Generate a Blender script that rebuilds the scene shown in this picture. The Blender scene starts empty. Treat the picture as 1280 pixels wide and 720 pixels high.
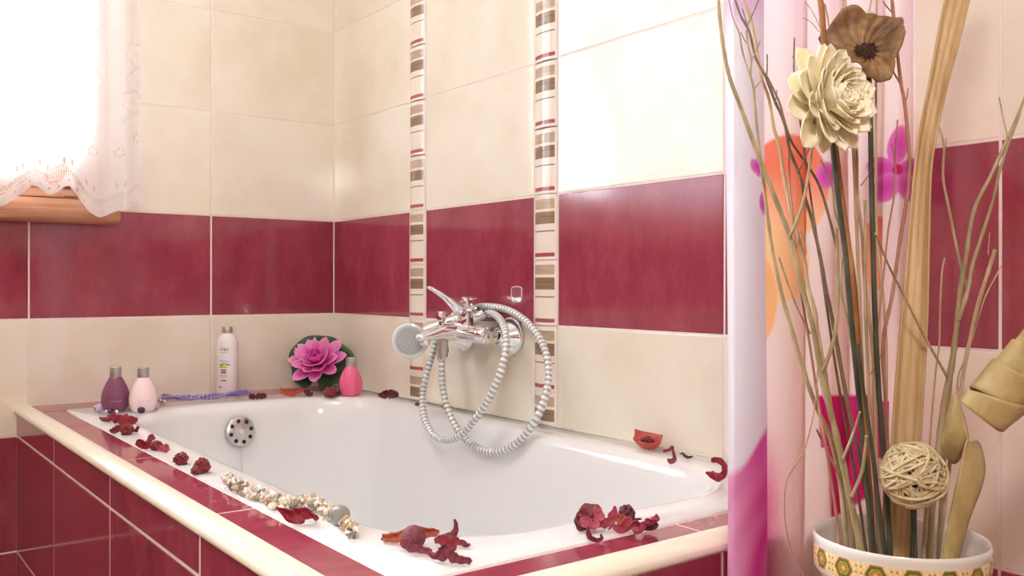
import bpy, math, random
from mathutils import Vector, Matrix, Euler
random.seed(7)
R = math.radians
S = bpy.context.scene
COL = S.collection

# ------------------------------------------------------------------ camera
CAM = Vector((-1.0891, -2.2128, 0.8745)); YAW, PIT, ROL, FPX = 0.6515, -0.0022, 0.0018, 1132.5
FW = Vector((math.sin(YAW)*math.cos(PIT), math.cos(YAW)*math.cos(PIT), math.sin(PIT)))
_rt = Vector((math.cos(YAW), -math.sin(YAW), 0)); _up = _rt.cross(FW)
RT = _rt*math.cos(ROL) + _up*math.sin(ROL); UP = -_rt*math.sin(ROL) + _up*math.cos(ROL)
cam_data = bpy.data.cameras.new('camera'); cam_data.sensor_fit = 'HORIZONTAL'; cam_data.sensor_width = 36
cam_data.lens = FPX/1280*36; cam_data.clip_start = .02
cam = bpy.data.objects.new('camera', cam_data); COL.objects.link(cam)
mw = Matrix((RT, UP, -FW)).transposed().to_4x4(); mw.translation = CAM; cam.matrix_world = mw
S.camera = cam
# ------------------------------------------------------------------ world, lights, exposure
world = bpy.data.worlds.new('world'); S.world = world; world.use_nodes = True
wb = world.node_tree.nodes['Background']; wb.inputs['Color'].default_value = (.80, .91, 1, 1); wb.inputs['Strength'].default_value = 38.0
def area(name, loc, target, size, power, color=(1, 1, 1), size_y=None):
    l = bpy.data.lights.new(name, 'AREA'); l.energy = power; l.color = color; l.size = size
    if size_y: l.shape = 'RECTANGLE'; l.size_y = size_y
    o = bpy.data.objects.new(name, l); COL.objects.link(o); o.location = loc
    o.rotation_euler = (Vector(target)-Vector(loc)).to_track_quat('-Z', 'Y').to_euler()
    return o
portal = area('window_portal', (-1.19, .13, 1.63), (-1.19, -1, 1.63), 1.16, 1, size_y=1.14); portal.data.cycles.is_portal = True
area('ceiling_fill', (-1.1, -.85, 2.44), (-1.1, -.85, 0), .5, 6.5, (1, .97, .93))  # added fill light under the ceiling, no fixture there
area('camera_flash', (-1.16, -2.30, 1.46), (-.45, -.75, .75), .2, 6, (1, .98, .96), .12)
S.view_settings.view_transform = 'Standard'; S.view_settings.look = 'None'
S.view_settings.exposure = 0.31; S.view_settings.gamma = 1.0; S.view_settings.use_curve_mapping = False
S.cycles.use_denoising = True; S.cycles.max_bounces = 12; S.cycles.transparent_max_bounces = 24
S.cycles.diffuse_bounces = 6; S.cycles.sample_clamp_indirect = 8; S.cycles.caustics_reflective = False; S.cycles.caustics_refractive = False

# ------------------------------------------------------------------ rays through the lens
def ray(u, v): return FW + RT*((u-640)/FPX) + UP*((360-v)/FPX)
def at(u, v, d): return CAM + ray(u, v)*d
def onx(u, v, x=0.): r = ray(u, v); return CAM + r*((x-CAM.x)/r.x)
def ony(u, v, y=0.): r = ray(u, v); return CAM + r*((y-CAM.y)/r.y)
def onz(u, v, z): r = ray(u, v); return CAM + r*((z-CAM.z)/r.z)
def depth(P): return (Vector(P)-CAM).dot(FW)

# ------------------------------------------------------------------ materials
def srgb(r, g, b):
    f = lambda c: (c/255/12.92 if c/255 <= .04045 else ((c/255+.055)/1.055)**2.4)
    return (f(r), f(g), f(b), 1)
def mat(name, col, rough=.5, metal=0., spec=.5, coat=0., trans=0., ior=1.5, sub=0.):
    m = bpy.data.materials.new(name); m.use_nodes = True
    b = m.node_tree.nodes['Principled BSDF']
    b.inputs['Base Color'].default_value = col if len(col) == 4 else (*col, 1)
    b.inputs['Roughness'].default_value = rough; b.inputs['Metallic'].default_value = metal
    b.inputs['Specular IOR Level'].default_value = spec; b.inputs['Coat Weight'].default_value = coat
    b.inputs['Coat Roughness'].default_value = .03
    b.inputs['Transmission Weight'].default_value = trans; b.inputs['IOR'].default_value = ior
    if sub: b.inputs['Subsurface Weight'].default_value = sub; b.inputs['Subsurface Scale'].default_value = .01
    return m
def N(m, t, **kw):
    n = m.node_tree.nodes.new(t)
    for k, v in kw.items():
        if k in n.inputs: n.inputs[k].default_value = v
        else: setattr(n, k, v)
    return n
def L(m, a, b): m.node_tree.links.new(a, b)
def noisy(m, cols, scale=8, stretch=(1, 1, 1), detail=6, bump=0., rnd=.0, pos=(.3, .7), coord='Position', bscale=None, rough=.6):
    """noise between two or more colours in world space, an optional per-object shift and bump"""
    b = m.node_tree.nodes['Principled BSDF']
    if coord == 'Position': src = N(m, 'ShaderNodeNewGeometry').outputs['Position']
    else: src = N(m, 'ShaderNodeTexCoord').outputs['Object']
    mp = N(m, 'ShaderNodeMapping'); mp.inputs['Scale'].default_value = stretch; L(m, src, mp.inputs['Vector'])
    oi = N(m, 'ShaderNodeObjectInfo')
    if coord == 'Position':
        ad = N(m, 'ShaderNodeVectorMath', operation='ADD'); L(m, mp.outputs[0], ad.inputs[0])
        sc = N(m, 'ShaderNodeMath', operation='MULTIPLY'); sc.inputs[1].default_value = 7; L(m, oi.outputs['Random'], sc.inputs[0])
        L(m, sc.outputs[0], ad.inputs[1]); vec = ad.outputs[0]
    else: vec = mp.outputs[0]
    n = N(m, 'ShaderNodeTexNoise', Scale=scale, Detail=detail, Roughness=rough); L(m, vec, n.inputs['Vector'])
    cr = N(m, 'ShaderNodeValToRGB'); el = cr.color_ramp.elements
    while len(el) < len(cols): el.new(.5)
    for i, c in enumerate(cols):
        el[i].position = pos[0] + (pos[1]-pos[0])*i/(len(cols)-1); el[i].color = c if len(c) == 4 else (*c, 1)
    L(m, n.outputs['Fac'], cr.inputs['Fac'])
    out = cr.outputs['Color']
    if rnd:
        h = N(m, 'ShaderNodeHueSaturation'); mr = N(m, 'ShaderNodeMapRange'); mr.inputs['To Min'].default_value = 1-rnd; mr.inputs['To Max'].default_value = 1+rnd
        L(m, oi.outputs['Random'], mr.inputs['Value']); L(m, mr.outputs[0], h.inputs['Value']); L(m, out, h.inputs['Color']); out = h.outputs['Color']
    L(m, out, b.inputs['Base Color'])
    if bump:
        bp = N(m, 'ShaderNodeBump', Strength=bump, Distance=.002)
        if bscale:
            n2 = N(m, 'ShaderNodeTexNoise', Scale=bscale, Detail=4); L(m, vec, n2.inputs['Vector']); L(m, n2.outputs['Fac'], bp.inputs['Height'])
        else: L(m, n.outputs['Fac'], bp.inputs['Height'])
        L(m, bp.outputs['Normal'], b.inputs['Normal'])
    return m
def thin_glass(name):
    m = bpy.data.materials.new(name); m.use_nodes = True; m.node_tree.nodes.clear()
    o = N(m, 'ShaderNodeOutputMaterial'); t = N(m, 'ShaderNodeBsdfTransparent'); g = N(m, 'ShaderNodeBsdfGlossy', Roughness=.0); f = N(m, 'ShaderNodeFresnel', IOR=1.45); x = N(m, 'ShaderNodeMixShader')
    L(m, f.outputs[0], x.inputs[0]); L(m, t.outputs[0], x.inputs[1]); L(m, g.outputs[0], x.inputs[2]); L(m, x.outputs[0], o.inputs['Surface']); return m
def attr_color(m, name='paint', translucent=0.):
    b = m.node_tree.nodes['Principled BSDF']; a = N(m, 'ShaderNodeAttribute'); a.attribute_name = name
    L(m, a.outputs['Color'], b.inputs['Base Color'])
    if translucent:
        t = N(m, 'ShaderNodeBsdfTranslucent'); L(m, a.outputs['Color'], t.inputs['Color'])
        mx = N(m, 'ShaderNodeMixShader'); mx.inputs[0].default_value = translucent
        o = m.node_tree.nodes['Material Output']; L(m, b.outputs[0], mx.inputs[1]); L(m, t.outputs[0], mx.inputs[2]); L(m, mx.outputs[0], o.inputs['Surface'])
    return m

M = {}
M['cream_tile'] = noisy(mat('cream_glazed_tile', (1, 1, 1), .07, ior=1.58), [srgb(228, 217, 196), srgb(237, 228, 210), srgb(242, 236, 224)], 5, detail=8, rnd=.02, bump=.015, bscale=3)
M['red_tile'] = noisy(mat('red_glazed_tile', (1, 1, 1), .09, ior=1.62), [srgb(132, 46, 62), srgb(152, 60, 77), srgb(170, 78, 94)], 9, stretch=(1.6, 1.6, .8), detail=14, rnd=.04, pos=(.3, .72), rough=.78, bump=.012, bscale=3)
M['grout'] = noisy(mat('pale_grout', (1, 1, 1), .7), [srgb(230, 216, 210), srgb(242, 230, 225)], 60)
M['white_trim'] = mat('ivory_edge_trim', srgb(236, 226, 204), .3)
M['enamel'] = mat('white_bath_enamel', srgb(234, 234, 234), .09, coat=.2)
M['chrome'] = mat('chrome', (.86, .86, .88), .05, 1.)
M['satin'] = noisy(mat('satin_steel', (1, 1, 1), .3, 1.), [srgb(200, 198, 194), srgb(216, 214, 210)], 30)
M['black_hole'] = mat('dark_opening', srgb(26, 24, 24), .5)
M['hose'] = mat('grey_hose_sheath', srgb(176, 178, 176), .25, .25)
M['hose_lt'] = mat('silver_rib_highlight', srgb(232, 234, 232), .2, .25)  # pale bands standing in for the highlight on each rib
M['spray_face'] = mat('pale_grey_spray_face', srgb(196, 198, 198), .3)
M['nozzle'] = mat('grey_rubber_nozzle', srgb(120, 126, 124), .5)
M['wood'] = noisy(mat('varnished_orange_wood', (1, 1, 1), .22), [srgb(158, 100, 72), srgb(192, 136, 104), srgb(208, 160, 130)], 12, stretch=(.3, 1, 6), detail=6)
M['bronze'] = mat('bronze_hinge_metal', srgb(120, 88, 66), .3, .8)
M['plaster'] = mat('white_plaster', srgb(240, 236, 230), .8)
M['seal'] = noisy(mat('grey_sealant', (1, 1, 1), .6), [srgb(110, 100, 88), srgb(206, 196, 184), srgb(224, 218, 208)], 9, pos=(.32, .48))

# ------------------------------------------------------------------ mesh builder
class MB:
    def __init__(s): s.v = []; s.f = []; s.mi = []; s.col = []
    def add(s, vs, fs, mi=0, cols=None):
        o = len(s.v); s.v += [tuple(x) for x in vs]; s.f += [tuple(i+o for i in f) for f in fs]; s.mi += [mi]*len(fs)
        if cols: s.col += cols
        return s
    def box(s, a, b, mi=0):
        x0, y0, z0 = a; x1, y1, z1 = b
        vs = [(x0,y0,z0),(x1,y0,z0),(x1,y1,z0),(x0,y1,z0),(x0,y0,z1),(x1,y0,z1),(x1,y1,z1),(x0,y1,z1)]
        return s.add(vs, [(0,3,2,1),(4,5,6,7),(0,1,5,4),(1,2,6,5),(2,3,7,6),(3,0,4,7)], mi)
    def lathe(s, prof, n=32, mtx=None, mi=0, closed=False):
        """profile of (r, z); poles where r is 0"""
        vs, fs, rings = [], [], []
        for r, z in prof:
            if r < 1e-7: rings.append([len(vs)]); vs.append(Vector((0, 0, z)))
            else:
                rings.append(list(range(len(vs), len(vs)+n)))
                vs += [Vector((r*math.cos(2*math.pi*i/n), r*math.sin(2*math.pi*i/n), z)) for i in range(n)]
        pairs = list(zip(rings, rings[1:])) + ([(rings[-1], rings[0])] if closed else [])
        for a, b in pairs:
            for i in range(n):
                j = (i+1) % n
                if len(a) == 1 and len(b) == 1: continue
                if len(a) == 1: fs.append((a[0], b[j], b[i]))
                elif len(b) == 1: fs.append((a[i], a[j], b[0]))
                else: fs.append((a[i], a[j], b[j], b[i]))
        if mtx is not None: vs = [mtx @ v for v in vs]
        return s.add(vs, fs, mi)
    def tube(s, pts, rad, n=8, mi=0, cap=True, flat=None, mis=None):
        """tube along points; rad number or list; flat = list of (width vec scale a, b) for oval sections"""
        pts = [Vector(p) for p in pts]; m = len(pts)
        rad = [rad]*m if not isinstance(rad, (list, tuple)) else rad
        tang = [(pts[min(i+1, m-1)]-pts[max(i-1, 0)]).normalized() for i in range(m)]
        ref = Vector((0, 0, 1)) if abs(tang[0].z) < .9 else Vector((1, 0, 0))
        u = (ref - tang[0]*ref.dot(tang[0])).normalized(); vs = []
        for i in range(m):
            u = (u - tang[i]*u.dot(tang[i])).normalized(); w = tang[i].cross(u)
            a, b = flat[i] if flat else (rad[i], rad[i])
            vs += [pts[i] + u*(a*math.cos(2*math.pi*k/n)) + w*(b*math.sin(2*math.pi*k/n)) for k in range(n)]
        o = len(s.v); s.v += [tuple(x) for x in vs]
        for i in range(m-1):
            for k in range(n):
                k2 = (k+1) % n; s.f.append((o+i*n+k, o+i*n+k2, o+(i+1)*n+k2, o+(i+1)*n+k)); s.mi.append(mis[i] if mis else mi)
        if cap:
            s.f.append(tuple(o+k for k in reversed(range(n)))); s.mi.append(mi)
            s.f.append(tuple(o+(m-1)*n+k for k in range(n))); s.mi.append(mi)
        return s
    def grid(s, fn, nu, nv, mi=0, wrap=False, cf=None):
        vs = []; cols = []
        for j in range(nv+1):
            for i in range(nu if wrap else nu+1):
                p = fn(i/nu, j/nv); vs.append(p)
                if cf: cols.append(cf(i/nu, j/nv, p))
        w = nu if wrap else nu+1
        fs = [(j*w+i, j*w+(i+1) % w, (j+1)*w+(i+1) % w, (j+1)*w+i) for j in range(nv) for i in range(nu)]
        return s.add(vs, fs, mi, cols or None)
    def ell(s, c, r, rot=None, nu=10, nv=6, mi=0):
        c = Vector(c); r = Vector(r) if not isinstance(r, (int, float)) else Vector((r, r, r))
        m = Matrix.Translation(c) @ (rot.to_4x4() if rot else Matrix.Identity(4)) @ Matrix.Diagonal((*r, 1))
        prof = [(math.sin(math.pi*j/nv), -math.cos(math.pi*j/nv)) for j in range(nv+1)]; prof[0] = (0, -1); prof[-1] = (0, 1)
        return s.lathe(prof, nu, m, mi)
    def mesh(s, name, mats, sharp=35):
        me = bpy.data.meshes.new(name); me.from_pydata(s.v, [], s.f); me.update()
        for m in (mats if isinstance(mats, (list, tuple)) else [mats]): me.materials.append(m)
        if any(s.mi): me.polygons.foreach_set('material_index', s.mi)
        me.polygons.foreach_set('use_smooth', [True]*len(me.polygons))
        if sharp: me.set_sharp_from_angle(angle=R(sharp))
        if s.col:
            a = me.attributes.new('paint', 'FLOAT_COLOR', 'POINT'); a.data.foreach_set('color', [x for c in s.col for x in c])
        return me
    def build(s, name, mats, parent=None, sharp=35, solid=0.):
        return link(name, s.mesh(name, mats, sharp), parent, solid)
def link(name, me, parent=None, solid=0.):
    o = bpy.data.objects.new(name, me); COL.objects.link(o)
    if parent is not None: attach(o, parent)
    if solid:
        md = o.modifiers.new('thickness', 'SOLIDIFY'); md.thickness = solid; md.offset = 0
    return o
def wloc(o):
    m = o.matrix_basis.copy(); p = o.parent
    return (wloc(p) @ o.matrix_parent_inverse @ m) if p else m
def attach(o, parent):
    o.parent = parent; o.matrix_parent_inverse = wloc(parent).inverted()
def tag(o, label=None, cat=None, group=None, kind=None):
    if label: o['label'] = label
    if cat: o['category'] = cat
    if group: o['group'] = group
    if kind: o['kind'] = kind
    return o
def thing(name, loc, label, cat, group=None, kind=None):
    o = bpy.data.objects.new(name, None); COL.objects.link(o); o.location = loc; o.empty_display_size = .02
    return tag(o, label, cat, group, kind)
def spline(pts, n=8):
    """Catmull-Rom through tuples of any length"""
    P = [tuple(p) for p in pts]; out = []
    for i in range(len(P)-1):
        a, b, c, d = P[max(i-1, 0)], P[i], P[i+1], P[min(i+2, len(P)-1)]
        for k in range(n):
            t = k/n
            out.append(tuple(.5*((2*q) + (-p+r)*t + (2*p-5*q+4*r-s)*t*t + (-p+3*q-3*r+s)*t**3) for p, q, r, s in zip(a, b, c, d)))
    out.append(P[-1]); return out
def lerp(a, b, t): return a+(b-a)*t
def mixc(a, b, t): t = max(0, min(1, t)); return tuple(lerp(x, y, t) for x, y in zip(a, b))
def sm(a, b, x): t = max(0, min(1, (x-a)/(b-a))); return t*t*(3-2*t)

# ------------------------------------------------------------------ room
r0, r1, r2, r3 = .80, 1.0467, 1.2992, 1.5484
ROWS = [.047, .2967, .547, r0, r1, r2, r3, 1.798, 2.048, 2.298, 2.5]
def row_red(k): return k in (0, 1, 3)   # two rows under the cream row, and the band at eye level
X_L, Y_F, CEIL = -2.6, -3.4, 2.5
RIM = .612
G = .0036; TP = .0007                  # joint width, tile proud of the joint
WIN = (-1.78, -.57, 1.0475, 2.22)        # window hole x0 x1 z0 z1
def setting(o): o['kind'] = 'structure'; return o
fl = setting(MB().box((X_L-.1, Y_F-.1, -.1), (.1, .2, 0)).build('floor', noisy(mat('beige_floor_tile', (1, 1, 1), .3), [srgb(190, 168, 146), srgb(206, 186, 164)], 6)))
ce = setting(MB().box((X_L-.1, Y_F-.1, CEIL), (.1, .2, CEIL+.1)).build('ceiling', M['plaster']))
wr = setting(MB().box((TP, Y_F-.1, 0), (.1, .2, CEIL)).build('wall_right', M['grout']))
b = MB()
b.box((X_L-.1, TP, 0), (WIN[0], .11, CEIL)).box((WIN[1], TP, 0), (TP, .11, CEIL))
b.box((WIN[0], TP, 0), (WIN[1], .11, WIN[2])).box((WIN[0], TP, WIN[3]), (WIN[1], .11, CEIL))
wbk = setting(b.build('wall_back', M['grout']))
def plain_wall(name, a, c):
    m = mat('tiled_'+name, (1, 1, 1), .08); bs = m.node_tree.nodes['Principled BSDF']
    g = N(m, 'ShaderNodeNewGeometry'); sx = N(m, 'ShaderNodeSeparateXYZ'); L(m, g.outputs['Position'], sx.inputs[0])
    cr = N(m, 'ShaderNodeValToRGB'); cr.color_ramp.interpolation = 'CONSTANT'; e = cr.color_ramp.elements
    cream, red = srgb(234, 220, 200), srgb(152, 52, 72)
    e[0].position = 0; e[0].color = red; e[1].position = .547/2.5; e[1].color = cream
    for p, c_ in ((r0/2.5, red), (r1/2.5, cream)):
        q = e.new(p); q.color = c_
    d = N(m, 'ShaderNodeMath', operation='DIVIDE'); d.inputs[1].default_value = 2.5; L(m, sx.outputs['Z'], d.inputs[0]); L(m, d.outputs[0], cr.inputs['Fac'])
    L(m, cr.outputs['Color'], bs.inputs['Base Color'])
    return setting(MB().box(a, c).build(name, m))
plain_wall('wall_left', (X_L-.1, Y_F, 0), (X_L, .0, CEIL))
plain_wall('wall_front', (X_L, Y_F-.1, 0), (0, Y_F, CEIL))

_tm = {}
def tile_mesh(w, h, m):
    """glazed tile, local x = width, local z = height, front face at y=0 looking -y, rounded edge"""
    key = (round(w, 4), round(h, 4), m)
    if key in _tm: return _tm[key]
    e, d, t = .0012, .0007, .006
    b = MB(); W, H = w/2, h/2
    ring = lambda x, z, y: [(-x, y, -z), (x, y, -z), (x, y, z), (-x, y, z)]
    vs = ring(W, H, t) + ring(W, H, d) + ring(W-e, H-e, 0)
    fs = [(8, 9, 10, 11)] + [(k+i, k+(i+1) % 4, k+4+(i+1) % 4, k+4+i) for k in (0, 4) for i in range(4)]
    b.add(vs, fs); _tm[key] = b.mesh('tile', M[m], 8); return _tm[key]
def put_tile(parent, w, h, m, loc, rot):
    o = link('tile', tile_mesh(w, h, m)); o.location = loc
    o.rotation_euler = Euler((rot[0], rot[1], rot[2]))
    o.parent = parent; o.matrix_parent_inverse = wloc(parent).inverted()
    return o
jit = lambda: random.uniform(-.0011, .0011)
def wall_tiles_x(parent, cols, lo=0):           # on the faucet wall (x = 0), cols as y edges going down
    for a, c in zip(cols, cols[1:]):
        for k in range(len(ROWS)-1):
            z0, z1 = ROWS[k], ROWS[k+1]
            if c > -1.5 and z1 < .6: continue       # behind the bath
            if c > -1.5 and z0 < .6: z0 = .6
            put_tile(parent, a-c-G, z1-z0-G, 'red_tile' if row_red(k) else 'cream_tile', (0, (a+c)/2, (z0+z1)/2), (jit(), 0, R(-90)+jit()))
wall_tiles_x(wr, [0, -.3917]); wall_tiles_x(wr, [-.4618, -.855])
wall_tiles_x(wr, [-.9242, -1.3154, -1.7195, -2.12, -2.52, -2.92, -3.4])
xs = [0, -.3289, -.7283, -1.128, -1.527, -1.927, -2.327, -2.6]
for a, c in zip(xs, xs[1:]):
    for k in range(len(ROWS)-1):
        z0, z1 = ROWS[k], ROWS[k+1]; x0, x1 = c, a
        segs = []
        if x0 > -.72 and z1 < .6: continue
        if a > -.8 and z0 < .6 <= z1 and x0 > -.72: z0 = .6
        wx0, wx1, wz0, wz1 = WIN
        if x1 <= wx0 or x0 >= wx1 or z1 <= wz0 or z0 >= wz1: segs = [(x0, x1, z0, z1)]
        else:
            if x1 > wx1: segs.append((wx1, x1, z0, z1))
            if x0 < wx0: segs.append((x0, wx0, z0, z1))
            xa, xb = max(x0, wx0), min(x1, wx1)
            if z0 < wz0 - .02: segs.append((xa, xb, z0, wz0))
            if z1 > wz1 + .02: segs.append((xa, xb, wz1, z1))
        for p, q, s, t in segs:
            if q-p > .02 and t-s > .01:
                # the tall tub surround covers what is under it
                put_tile(wbk, q-p-G, t-s-G, 'red_tile' if row_red(k) else 'cream_tile', ((p+q)/2, 0, (s+t)/2), (jit(), 0, jit()))

# listello border strips: convex glazed pieces, printed bands
for k, c, ro in (('listello_cream', srgb(238, 226, 212), .05), ('listello_tan', srgb(190, 166, 142), .06), ('listello_brown', srgb(146, 118, 92), .06), ('listello_line', srgb(120, 104, 88), .06), ('listello_red', srgb(172, 84, 88), .06)):
    M[k] = noisy(mat(k, c, ro), [tuple(x*.86 for x in c[:3])+(1,), tuple(min(1, x*1.1) for x in c[:3])+(1,)], 40, stretch=(1, .3, 4), detail=5) if k != 'listello_cream' else mat(k, c, ro)
def listello_mesh(w, h, cut=0):
    b = MB(); W = w/2
    xe = [-W, -W+.0015, -W+.0045] + [lerp(-W+.0045, W-.0045, i/10) for i in range(1, 10)] + [W-.0045, W-.0015, W]
    zs = [0, .035, .07, .22, .265, .33, .345, .36, .45, .555, .572, .895, .955, .975, 1]   # from the top down
    band = {2: 1, 4: 2, 5: 3, 6: 3, 7: 2, 9: 3, 11: 4}
    band = {2: 1, 4: 2, 5: 3, 6: 2, 7: 2, 9: 3, 11: 4}
    zz = [h/2-h*z for z in zs if z <= 1-cut]
    if cut: zz.append(-h/2+h*cut)
    def bulge(x): return -.0072*max(0, 1-(x/W)**2)**.8
    vs = [(x, bulge(x), z) for z in zz for x in xe]; n = len(xe)
    for j in range(len(zz)-1):
        for i in range(n-1):
            mi = band.get(j, 0) if 2 <= i < n-3 else 0
            b.f.append((j*n+i, (j+1)*n+i, (j+1)*n+i+1, j*n+i+1)); b.mi.append(mi)
    b.v = vs
    return b.mesh('border_tile', [M['listello_cream'], M['listello_tan'], M['listello_brown'], M['listello_line'], M['listello_red']], 60)
LM = listello_mesh(.0702-G, .1238-.0012); LM2 = listello_mesh(.0702-G, .1238-.0012, .505)
for ya, yb in ((-.3917, -.4618), (-.855, -.9242)):
    for j in range(-2, 14):
        z = r0 + .1237*(j+.5) if j < 2 else r1 + .1255*(j-2+.5)
        if z+.06 > CEIL or z < .6: continue
        o = link('border_tile', LM if z-.06 > .613 else LM2); o.location = (0, (ya+yb)/2, z); o.rotation_euler = (0, 0, R(-90)); o.parent = wr

# ------------------------------------------------------------------ window
x0, x1, z0, z1 = WIN
w1 = thing('window_1', ((x0+x1)/2, .1, z0), None, None); w1['kind'] = 'structure'
b = MB(); fy0, fy1 = .035, .1
for a, c in (((x0, fy0, z0), (x0+.095, fy1, z1)), ((x1-.06, fy0, z0), (x1, fy1, z1)), ((x0+.095, fy0, z1-.095), (x1-.06, fy1, z1)), ((x0+.095, fy0, z0), (x1-.06, fy1, z0+.1))): b.box(a, c)
b.build('window_frame', M['wood'], w1)
b = MB(); fy0 = .018
for a, c in (((x0+.05, fy0, z0+.05), (x0+.12, .06, z1-.05)), ((x1-.110, fy0, z0+.05), (x1-.045, .06, z1-.05)), ((x0+.12, fy0, z1-.12), (x1-.110, .06, z1-.05)), ((x0+.12, fy0, z0+.05), (x1-.110, .06, z0+.12))): b.box(a, c)
b.build('sash', M['wood'], w1)
MB().box((x0+.12, .04, z0+.12), (x1-.110, .046, z1-.12)).build('glass_pane', thin_glass('window_glass'), w1)
b = MB()
for a, c in (((x0-.001, .0, z0), (x0+.004, .11, z1)), ((x1-.004, .0, z0), (x1+.001, .11, z1)), ((x0, .0, z1-.004), (x1, .11, z1+.001))): b.box(a, c)
b.build('reveal', M['plaster'], w1)
hp = ony(88, 249, .0)
MB().tube([hp+Vector((-.012, 0, 0)), hp+Vector((.012, 0, 0))], .0075, 12).tube([hp+Vector((0, .0, -.002)), hp+Vector((0, .0, -.016))], .010, 12).box(hp+Vector((-.024, .004, -.009)), hp+Vector((-.010, .018, .012))).build('hinge', M['bronze'], w1)
# sill: stepped nose profile swept along x
prof = [(.19, 1.012), (-.045, 1.012), (-.058, 1.016), (-.066, 1.026), (-.064, 1.036), (-.054, 1.0445), (-.040, 1.0455), (-.036, 1.052), (-.02, 1.056), (-.014, 1.066), (.03, 1.068), (.19, 1.07)]
b = MB(); xa, xb = x0-.05, -.553
vs = [(x, y, z) for x in (xa, xb-.004, xb) for y, z in ([(p[0], p[1]) for p in prof] if x != xb else [(p[0]*.92, lerp(p[1], 1.03, .12)) for p in prof])]
# keep the sill in the hole behind the wall face: the nose alone overlaps the wall at its ends
n = len(prof)
prof2 = [(min(y, .0), z) for y, z in prof]
b = MB()
vs = [(x, y, z) for x in (xa, xb-.004) for y, z in prof2] + [(xb, y*.93, lerp(z, 1.03, .12)) for y, z in prof2]
for j in range(2):
    for i in range(n): b.f.append((j*n+i, j*n+(i+1) % n, (j+1)*n+(i+1) % n, (j+1)*n+i))
b.f.append(tuple(range(n))[::-1]); b.f.append(tuple(range(2*n, 3*n))); b.v = vs; b.mi = [0]*len(b.f)
b.build('window_sill', M['wood'], w1, sharp=50)
MB().box((x0, 0, z0-.002), (x1, .04, z0+.04)).build('sill_board', M['wood'], w1)

# ------------------------------------------------------------------ tub surround (tiled)
AX, AY = -.753, -1.592
ts = thing('tub_surround', (AX/2, AY/2, 0), 'red tiled surround built around the white bathtub with ivory edge trim', 'bath surround')
b = MB()
b.box((AX+TP, AY+TP, 0), (-.66, -.002, .598)).box((-.66, AY+TP, 0), (-.002, -1.50, .598)).box((-.66, -.135, 0), (-.002, -.002, .598))
b.box((-.72, -.14, .598), (-.002, -.002, .6097)).box((-.732, AY+.029, .598), (-.665, -.002, .6097)).box((-.68, AY+.029, .598), (-.002, -1.505, .6097))
b.build('grout_core', M['grout'], ts)
LZ = .6102
# ledge tiles
def ledge(xa, xb, ya, yb):
    o = link('ledge_tile', tile_mesh(abs(xb-xa)-.002, abs(yb-ya)-.0028, 'red_tile')); o.location = ((xa+xb)/2, (ya+yb)/2, LZ)
    o.rotation_euler = (R(-90)+random.uniform(-.0008, .0008), random.uniform(-.0008, .0008), 0); attach_keep(o, ts)
def attach_keep(o, p):
    o.parent = p; o.matrix_parent_inverse = wloc(p).inverted()
ys = [-.123, -.366, -.769, -1.172, -1.520]
for a, c in zip(ys, ys[1:]): ledge(-.729, -.6785, a, c)
for a, c in ((-.729, -.337), (-.337, -.002)): ledge(a, c, -.002, -.1215)
for a, c in ((-.729, -.333), (-.333, -.003)): ledge(a, c, -1.5215, AY+.0278)
# apron tiles: long side (faces -x) and front end (faces -y)
ay = [-.004, -.3993, -.8012, -1.197, AY]
az = [(.5485, .597), (.298, .5485), (.048, .298), (.0, .048)]
for a, c in zip(ay, ay[1:]):
    for lo, hi in az:
        o = link('apron_tile', tile_mesh(a-c-.0056, hi-lo-G, 'red_tile')); o.location = (AX, (a+c)/2, (lo+hi)/2); o.rotation_euler = (jit(), 0, R(-90)+jit()); attach_keep(o, ts)
ax = [-.7515, -.337, -.003]
for a, c in zip(ax, ax[1:]):
    for lo, hi in az:
        o = link('apron_tile', tile_mesh(c-a-G, hi-lo-G, 'red_tile')); o.location = ((a+c)/2, AY, (lo+hi)/2); o.rotation_euler = (jit(), 0, jit()); attach_keep(o, ts)
# bullnose trim: rounded profile swept along the two outer edges with a mitred corner
pf = []
for k in range(13):
    t = math.pi/2*k/12; pf.append((-.0305*math.sin(t), .596 + .0175*math.cos(t)**.85 if k < 12 else .599))
pf = [(0, .604), (0, .6125), (-.006, .6132)] + [(-.006-.024*math.sin(math.pi/2*k/9), .5995+.014*math.cos(math.pi/2*k/9)) for k in range(1, 10)] + [(-.0285, .597), (-.022, .597)]
b = MB(); n = len(pf)
vs = [(-.7275+d, -.001, z) for d, z in pf] + [(-.7275+d, AY+.0265+d, z) for d, z in pf] + [(-.003, AY+.0265+d, z) for d, z in pf]
for j in range(2):
    for i in range(n): b.f.append((j*n+i, j*n+(i+1) % n, (j+1)*n+(i+1) % n, (j+1)*n+i))
b.f.append(tuple(reversed(range(n)))); b.f.append(tuple(range(2*n, 3*n))); b.v = vs; b.mi = [0]*len(b.f)
o = b.build('edge_trim', M['white_trim'], ts, sharp=60); o['label'] = 'ivory rounded edge trim'

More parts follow.
